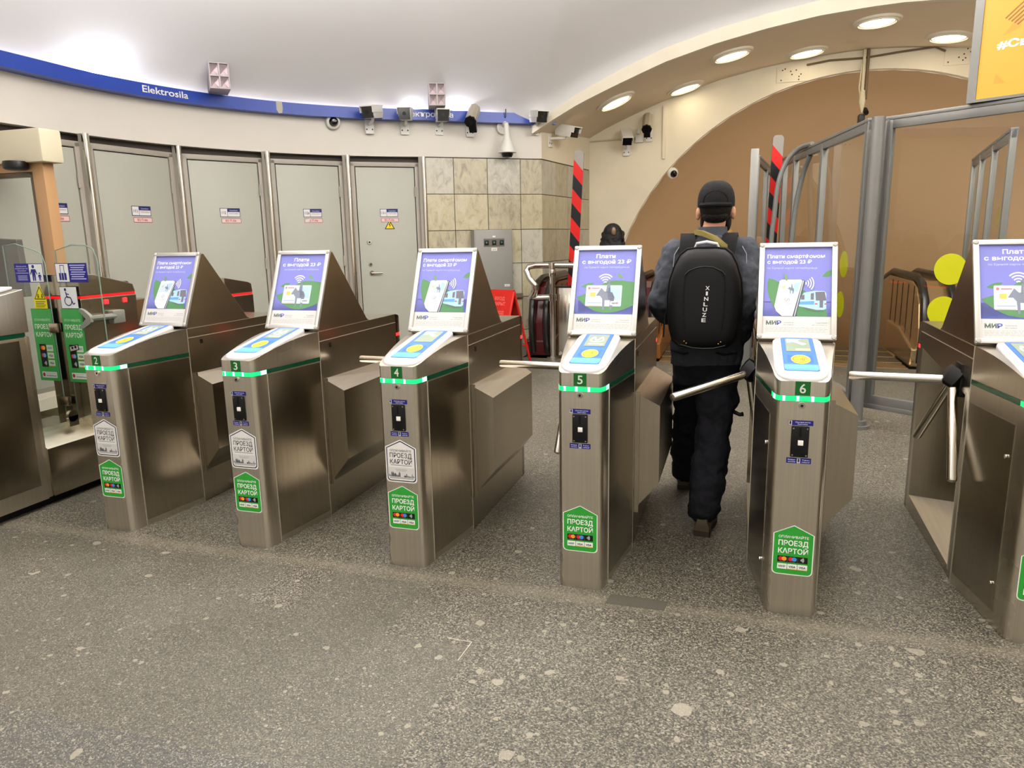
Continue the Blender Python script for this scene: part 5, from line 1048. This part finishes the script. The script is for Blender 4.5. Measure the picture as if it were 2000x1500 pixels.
# ---- the man with the backpack
PX, PY = 3.06, 1.27
man = thing('person', 'person in grey jacket, black cap and black backpack walking through the gate', 'person', (PX, PY, 0))
def m_(x, y, z): return Vector((x - PX, y - PY, z))
J = dict(neck=m_(3.07, 1.265, 1.455), pelvis=m_(3.05, 1.28, .90), shL=m_(2.895, 1.26, 1.355), elL=m_(2.838, 1.19, 1.115), wrL=m_(2.885, 1.41, 1.03), hdL=(.1, 1, -.1), pnL=(1, 0, 0), shR=m_(3.235, 1.26, 1.355), elR=m_(3.226, 1.17, 1.10), wrR=m_(3.215, 1.33, .93), hdR=(-.15, .55, -.8), pnR=(-1, 0, 0),
         hipL=m_(2.982, 1.29, .86), knL=m_(2.968, 1.47, .47), anL=m_(2.945, 1.66, .085), ftL=(-.01, .15, 0), hipR=m_(3.125, 1.28, .86), knR=m_(3.112, 1.15, .47), anR=m_(3.085, 1.0, .10), ftR=(.015, .15, -.02))
HC = m_(3.082, 1.28, 1.572)
person_body(man, J, HC)
JKT = cloth('grey_blue_denim', '#43464d'); TRO = cloth('dark_navy_trousers', '#1a1a20')
q = MB(); cx, cy = 3.062 - PX, 1.275 - PY
trunk(q, [(cx - .005, cy, .80, .175, .120), (cx, cy, .88, .182, .128), (cx, cy, 1.0, .170, .120), (cx, cy, 1.15, .180, .122), (cx, cy, 1.28, .190, .118), (cx, cy - .005, 1.36, .170, .10), (cx, cy - .008, 1.41, .115, .08), (cx + .005, cy - .008, 1.445, .07, .066)])
limb(q, [m_(2.95, 1.262, 1.345), J['shL'], J['elL'], m_(2.875, 1.37, 1.045)], [.075, .073, .062, .052]); limb(q, [m_(3.18, 1.262, 1.345), J['shR'], J['elR'], m_(3.218, 1.30, .955)], [.075, .073, .062, .056])
fuse(q.build('jacket', JKT, man), .008, 2, .034)
q = MB(); q.loft([[(cx + .007 + r * math.cos(2 * PI * k / 20), cy + .002 + r * 1.02 * math.sin(2 * PI * k / 20), z) for k in range(20)] for r, z in ((.080, 1.405), (.070, 1.44), (.066, 1.485), (.069, 1.49), (.072, 1.47), (.084, 1.42))], caps=False); q.build('collar', JKT, man)
# stitched shoulder seams
q = MB()
for s, sx in ((-1, 2.905), (1, 3.225)): q.tube([m_(sx + s * -.012, 1.19, 1.395), m_(sx + s * .008, 1.175, 1.36), m_(sx + s * .012, 1.165, 1.30)], .0022, 5)
q.build('seam', mat('pale_stitching', '#8b8f98', .8), man)
q = MB(); trunk(q, [(cx - .005, cy + .005, .70, .165, .115), (cx, cy, .80, .172, .122), (cx, cy, .90, .168, .118), (cx, cy, .95, .160, .112)])
limb(q, [J['hipL'] + Vector((0, 0, -.02)), (J['hipL'] + J['knL']) * .5, J['knL'], (J['knL'] + J['anL']) * .5, J['anL'] + Vector((0, -.01, .02))], [.088, .084, .080, .080, .076]); limb(q, [J['hipR'] + Vector((0, 0, -.02)), (J['hipR'] + J['knR']) * .5, J['knR'], (J['knR'] + J['anR']) * .5, J['anR'] + Vector((0, .01, .025))], [.100, .098, .086, .088, .082])
q.ell(m_(3.195, 1.22, .63), (.035, .06, .08), 12, 8); tr = fuse(q.build('trousers', TRO, man), .008, 2, .036)
q = MB(); q.tube([m_(3.19, 1.19, .585), m_(3.235, 1.17, .57), m_(3.25, 1.165, .575)], [.012, .010, .012], 8); q.build('pocket_strap', BLACK, tr)
for s, x, w_ in ((-1, 2.955, .062), (1, 3.15, .062)):
    q = MB(); q.tube([m_(x - w_, 1.165, .885), m_(x, 1.146, .872), m_(x + w_, 1.165, .882)], .005, 6); q.build('pocket_edge', TRO, tr)
SHOE = mat('brown_leather', '#4a3b28', .55); SOLE = mat('shoe_sole', '#2a241c', .8)
for s in 'LR':
    a_ = J['an' + s]; f = Vector(J['ft' + s]); f.z = 0; f.normalize(); sd = Vector((f.y, -f.x, 0)); q = MB()
    z0 = 0.0; base_ = Vector((a_.x, a_.y, 0))
    def foot(t_, w2, z): return [base_ + f * (t_ * .0) + f * (-.06 + .255 * (.5 - .5 * math.cos(PI * u))) * 1 + sd * w2 * wv * sg + Vector((0, 0, z)) for u, wv, sg in [(k / 8, (.75, .85, .8, .74, .82, .98, 1, .8, .15)[k], 1) for k in range(9)] + [(k / 8, (.75, .85, .8, .74, .82, .98, 1, .8, .15)[k], -1) for k in range(8, -1, -1)]]
    q.loft([foot(0, .047, 0), foot(0, .048, .028)], 1); q.loft([foot(0, .046, .028), foot(0, .045, .055), [p + Vector((0, 0, .045)) for p in foot(0, .032, .03)], [p * 1.0 for p in [a_ + (x - a_) * .55 + Vector((0, 0, .04)) for x in foot(0, .040, .08)]]], 0); q.build('shoe', [SHOE, SOLE], man)
# hair, beard, cap
HAIR = mat('dark_hair', '#100c0a', .65, spec=.2, bump=.4, nscale=120)
q = MB(); q.ell(HC + Vector((0, -.018, .012)), (.0785, .094, .085), 20, 12); q.ell(HC + Vector((0, -.045, -.030)), (.064, .056, .040), 16, 10); q.build('hair', HAIR, man)
q = MB()
for s in (-1, 1): q.ell(HC + Vector((s * .056, .036, -.055)), (.020, .05, .052), 12, 8)
q.ell(HC + Vector((0, .062, -.092)), (.05, .05, .045), 14, 8); fuse(q.build('beard', HAIR, man), .006, 2)
CAP = mat('black_cap_cloth', '#111112', .8, spec=.2, bump=.2, nscale=60); q = MB(); rings = []
for k in range(9):
    th = math.radians(k * 11.25); z = .100 * math.sin(th); r = math.cos(th) ** .72 if k < 8 else .02
    rings.append([HC + Vector((.0885 * r * math.cos(2 * PI * j / 28), -.010 + .108 * r * math.sin(2 * PI * j / 28), .038 + z + .012 * (1 - k / 8) * math.sin(2 * PI * j / 28))) for j in range(28)])
rings.insert(0, [p + Vector((0, 0, -.022)) for p in rings[0]]); q.loft(rings); cp = q.build('cap', CAP, man)
q = MB(); q.loft([[HC + Vector((.072 * (u), .088 + .085 * (1 - u * u) * v, .038 - .010 * v + .004 * (1 - u * u))) for u in [x / 6 for x in range(-6, 7)]] for v in (0, .5, 1.0)], caps=False, closed_u=False); vz = q.build('visor', CAP, cp); sol = vz.modifiers.new('thick', 'SOLIDIFY'); sol.thickness = .004
q = MB(); arcp = [HC + Vector((.058 * math.cos(t_), -.010 - .1085 * math.sqrt(max(0, 1 - (.058 * math.cos(t_) / .0885) ** 2)) * (1 - .16 * math.sin(t_)), .034 + .050 * math.sin(t_))) for t_ in [PI * i / 12 for i in range(13)]]; q.tube(arcp, .005, 6); q.tube([HC + Vector((x, -.012 - .109 * math.sqrt(1 - (x / .0885) ** 2), .020)) for x in (-.07, -.035, 0, .035, .07)], [.011] * 5, 8); q.build('cap_strap', CAP, cp)
# backpack
BPY = 1.035
bp = thing('backpack', 'black hard shell backpack with white vertical lettering on the walking man', 'backpack', (3.05, BPY, .92))
bp.location = (3.055, BPY, .92)
PK = mat('black_pack_fabric', '#09090a', .8, spec=.2, bump=.15, nscale=150); PK2 = mat('black_pack_shell', '#0a0a0b', .6, spec=.25)
half = [(0, .478), (.05, .478), (.088, .472), (.118, .448), (.143, .40), (.165, .33), (.174, .25), (.173, .17), (.162, .09), (.147, .035), (.115, .008), (.06, 0), (0, 0)]
def ol(k, ox=-.005): 
    pts = [(x, z) for x, z in half] + [(-x * 1.02, z) for x, z in half[-2:0:-1]]; return [(x * k + ox * (0), .24 + (z - .24) * (k + (1 - k) * .25)) for x, z in pts]
def lay(k, y): return [(x, y, z) for x, z in ol(k)]
q = MB(); q.loft([lay(.90, .125), lay(.985, .11), lay(1.0, .07), lay(1.0, .0), lay(.985, -.03)], 0); q.loft([lay(.985, -.03), lay(.97, -.022)], 1); q.loft([lay(.95, -.025), lay(.93, -.06), lay(.86, -.085), lay(.70, -.100), lay(.40, -.108), lay(.05, -.110)], 1); q.build('pack_body', [PK, PK2], bp, sharp=50)
def bsurf(x, z):
    kx = abs(x) / .173; kz = abs(z - .24) / .245; k = max(kx, min(1, kz)) * .9
    for (k0, y0), (k1, y1) in zip(((0.0, -.110), (.40, -.108), (.70, -.100), (.86, -.085), (.93, -.06)), ((.40, -.108), (.70, -.100), (.86, -.085), (.93, -.06), (1, -.03))):
        if k0 <= k <= k1: return y0 + (y1 - y0) * (k - k0) / (k1 - k0)
    return -.03
q = MB()
arc = [(-.088, .355), (-.07, .372), (-.035, .386), (0, .390), (.035, .387), (.075, .368), (.088, .352)]; q.tube([(x, bsurf(x, z) - .001, z) for x, z in arc], .0035, 6)
for s in (-1, 1): q.tube([(s * x, bsurf(x, z) - .001, z) for x, z in ((.088, .352), (.092, .29), (.09, .18), (.082, .10))], .0018, 6)
q.tube([(x, bsurf(x, z) - .002, z) for x, z in ((-.10, .028), (-.05, .014), (0, .011), (.05, .014), (.10, .028))], .003, 6); q.build('piping', BLACK, bp)
a = Art(lambda u, v, l: (u, bsurf(u, v) - .0022 - l, v))
for i, ch in enumerate('XINLUZE'): a.text(ch, .014 - .0022 * i, .285 - i * .0245, .0175, '#d9d9da', w=.019 if ch != 'I' else .009, align='c', bold=.022)
a.build('lettering', bp, label='white brand lettering set vertically')
q = MB(); q.box((-.018, -.0875, .438), (.024, -.083, .447), 0, .002); q.build('name_plate', CHROME, bp)
q = MB()
for x in (-.085, -.075, .07, .08): q.ell((x, bsurf(x, .04) - .002, .045 if abs(x) > .076 else .036), (.0035, .0025, .0035), 8, 6)
q.build('brass_stud', mat('brass', '#a8843a', .3, .9), bp)
q = MB(); q.tube([(-.055, -.005, .470), (-.045, -.012, .492), (0, -.015, .499), (.045, -.012, .490), (.057, -.005, .468)], [.005, .007, .008, .007, .005], 10); q.build('carry_handle', mat('pale_handle', '#c9c9cb', .5), bp)
for s in (-1, 1):
    q = MB(); q.loft([[(s * (x + dx), y - dn, z + dz) for dx, dn, dz in ((-.036, 0, 0), (.036, 0, 0), (.036, -.012, .010), (-.036, -.012, .010))] for x, y, z in ((.085, .085, .42), (.095, .11, .485), (.10, .19, .53), (.105, .30, .50), (.11, .35, .40))], 0); q.build('shoulder_strap', PK, bp, sharp=60)
q = MB(); q.loft([[(x + dx, y, z + dz) for dx, dz in ((-.004, -.012), (.006, -.012), (.006, .012), (-.004, .012))] for x, y, z in ((-.068, .22, .53), (-.062, .17, .545), (-.03, .14, .54), (.035, .105, .513), (.085, .09, .472))], 0); q.build('chest_strap', mat('olive_webbing', '#7a6c30', .7), bp)
q = MB(); q.tube([(-.155, .03, .22), (-.185, .0, .16), (-.19, .0, .05)], [.006, .006, .004], 6); q.build('loose_strap', BLACK, bp)

# ---- woman on the landing and a second passer-by further on
def passer(label, x, y, top, hair_c, coat_c, leg_c, long_hair, clip, wide):
    r = thing('person', label, 'person', (x, y, 0)); k = top / 1.66; z = lambda v: v * k
    J = dict(neck=Vector((0, 0, z(1.42))), pelvis=Vector((0, 0, z(.88))), shL=Vector((-.165, 0, z(1.32))), elL=Vector((-.24, -.03, z(1.06))), wrL=Vector((-.22, .10, z(.86))), hdL=(0, .3, -1), pnL=(1, 0, 0), shR=Vector((.165, 0, z(1.32))), elR=Vector((.26 + wide * .04, -.03, z(1.06))), wrR=Vector((.25 + wide * .05, .06, z(.82))), hdR=(0, .2, -1), pnR=(-1, 0, 0),
             hipL=Vector((-.085, 0, z(.84))), knL=Vector((-.085, .06, z(.46))), anL=Vector((-.09, .02, .085)), ftL=(-.01, .15, 0), hipR=Vector((.085, 0, z(.84))), knR=Vector((.085, .02, z(.46))), anR=Vector((.09, -.08, .085)), ftR=(.01, .15, 0))
    hc = Vector((0, .01, top - .125)); person_body(r, J, hc, .97, False)
    q = MB(); trunk(q, [(0, 0, z(.62), .23 + .05 * wide, .17), (0, 0, z(.80), .21 + .03 * wide, .15), (0, 0, z(1.0), .175, .125), (0, 0, z(1.18), .18, .12), (0, 0, z(1.30), .175, .105), (0, 0, z(1.37), .11, .08), (0, 0, z(1.41), .065, .062)])
    for s, sx in (('L', -1), ('R', 1)): limb(q, [Vector((sx * .1, 0, z(1.31))), J['sh' + s], J['el' + s], J['wr' + s] + Vector((0, 0, .02))], [.07, .068, .062, .06])
    fuse(q.build('coat', cloth('coat_' + coat_c.strip('#'), coat_c), r), .012, 3, .02)
    q = MB()
    for s in 'LR': limb(q, [J['hip' + s], J['kn' + s], J['an' + s] + Vector((0, 0, .03))], [.10, .075, .06])
    trunk(q, [(0, 0, z(.72), .16, .11), (0, 0, z(.9), .15, .11)]); fuse(q.build('trousers', cloth('legwear_' + leg_c.strip('#'), leg_c), r), .012, 3, .015)
    for s in 'LR': q = MB(); a_ = J['an' + s]; q.loft([[(a_.x + w2 * math.cos(2 * PI * i / 14), a_.y + .06 + .125 * l2 * math.sin(2 * PI * i / 14), zz) for i in range(14)] for w2, l2, zz in ((.044, 1, 0), (.046, 1, .03), (.042, .92, .06), (.036, .5, .10))]); q.build('shoe', BLACK_MATT, r)
    HM = mat('hair_' + hair_c.strip('#'), hair_c, .6, bump=.6, nscale=70, spec=.2); rnd = random.Random(11); q = MB(); q.ell(hc + Vector((0, -.015, .028)), (.100, .112, .104), 18, 12); q.ell(hc + Vector((0, -.055, -.03)), (.112, .075, .10), 16, 10)
    if long_hair:
        q.ell(hc + Vector((0, -.07, -.15)), (.135, .07, .14), 16, 12)
        for i in range(70): an = rnd.uniform(-3.3, .2); zz = rnd.uniform(-.28, .02); rr = .098 + .03 * max(0, -zz * 3); p = hc + Vector((math.cos(an) * rr * 1.05, math.sin(an) * rr * 1.0 - .01, zz)); q.ell(p, (rnd.uniform(.016, .03), .022, rnd.uniform(.02, .04)), 8, 6)
    h = fuse(q.build('hair', HM, r), .008, 1)
    if clip: q = MB(); q.ell(hc + Vector((.03, -.128, .045)), (.026, .02, .045), 14, 10); q.build('hair_clip', mat('brown_clip', '#5b4632', .4), h)
    return r
passer('person with long dark curly hair and dark coat standing before the left escalator', 1.90, 5.3, 1.585, '#0f0d0e', '#23262e', '#8d8b86', True, True, 1)
passer('person with fair hair half hidden behind the head of the man with backpack', 3.04, 6.7, 1.515, '#a07a44', '#5a2428', '#2a2a30', True, False, 0)
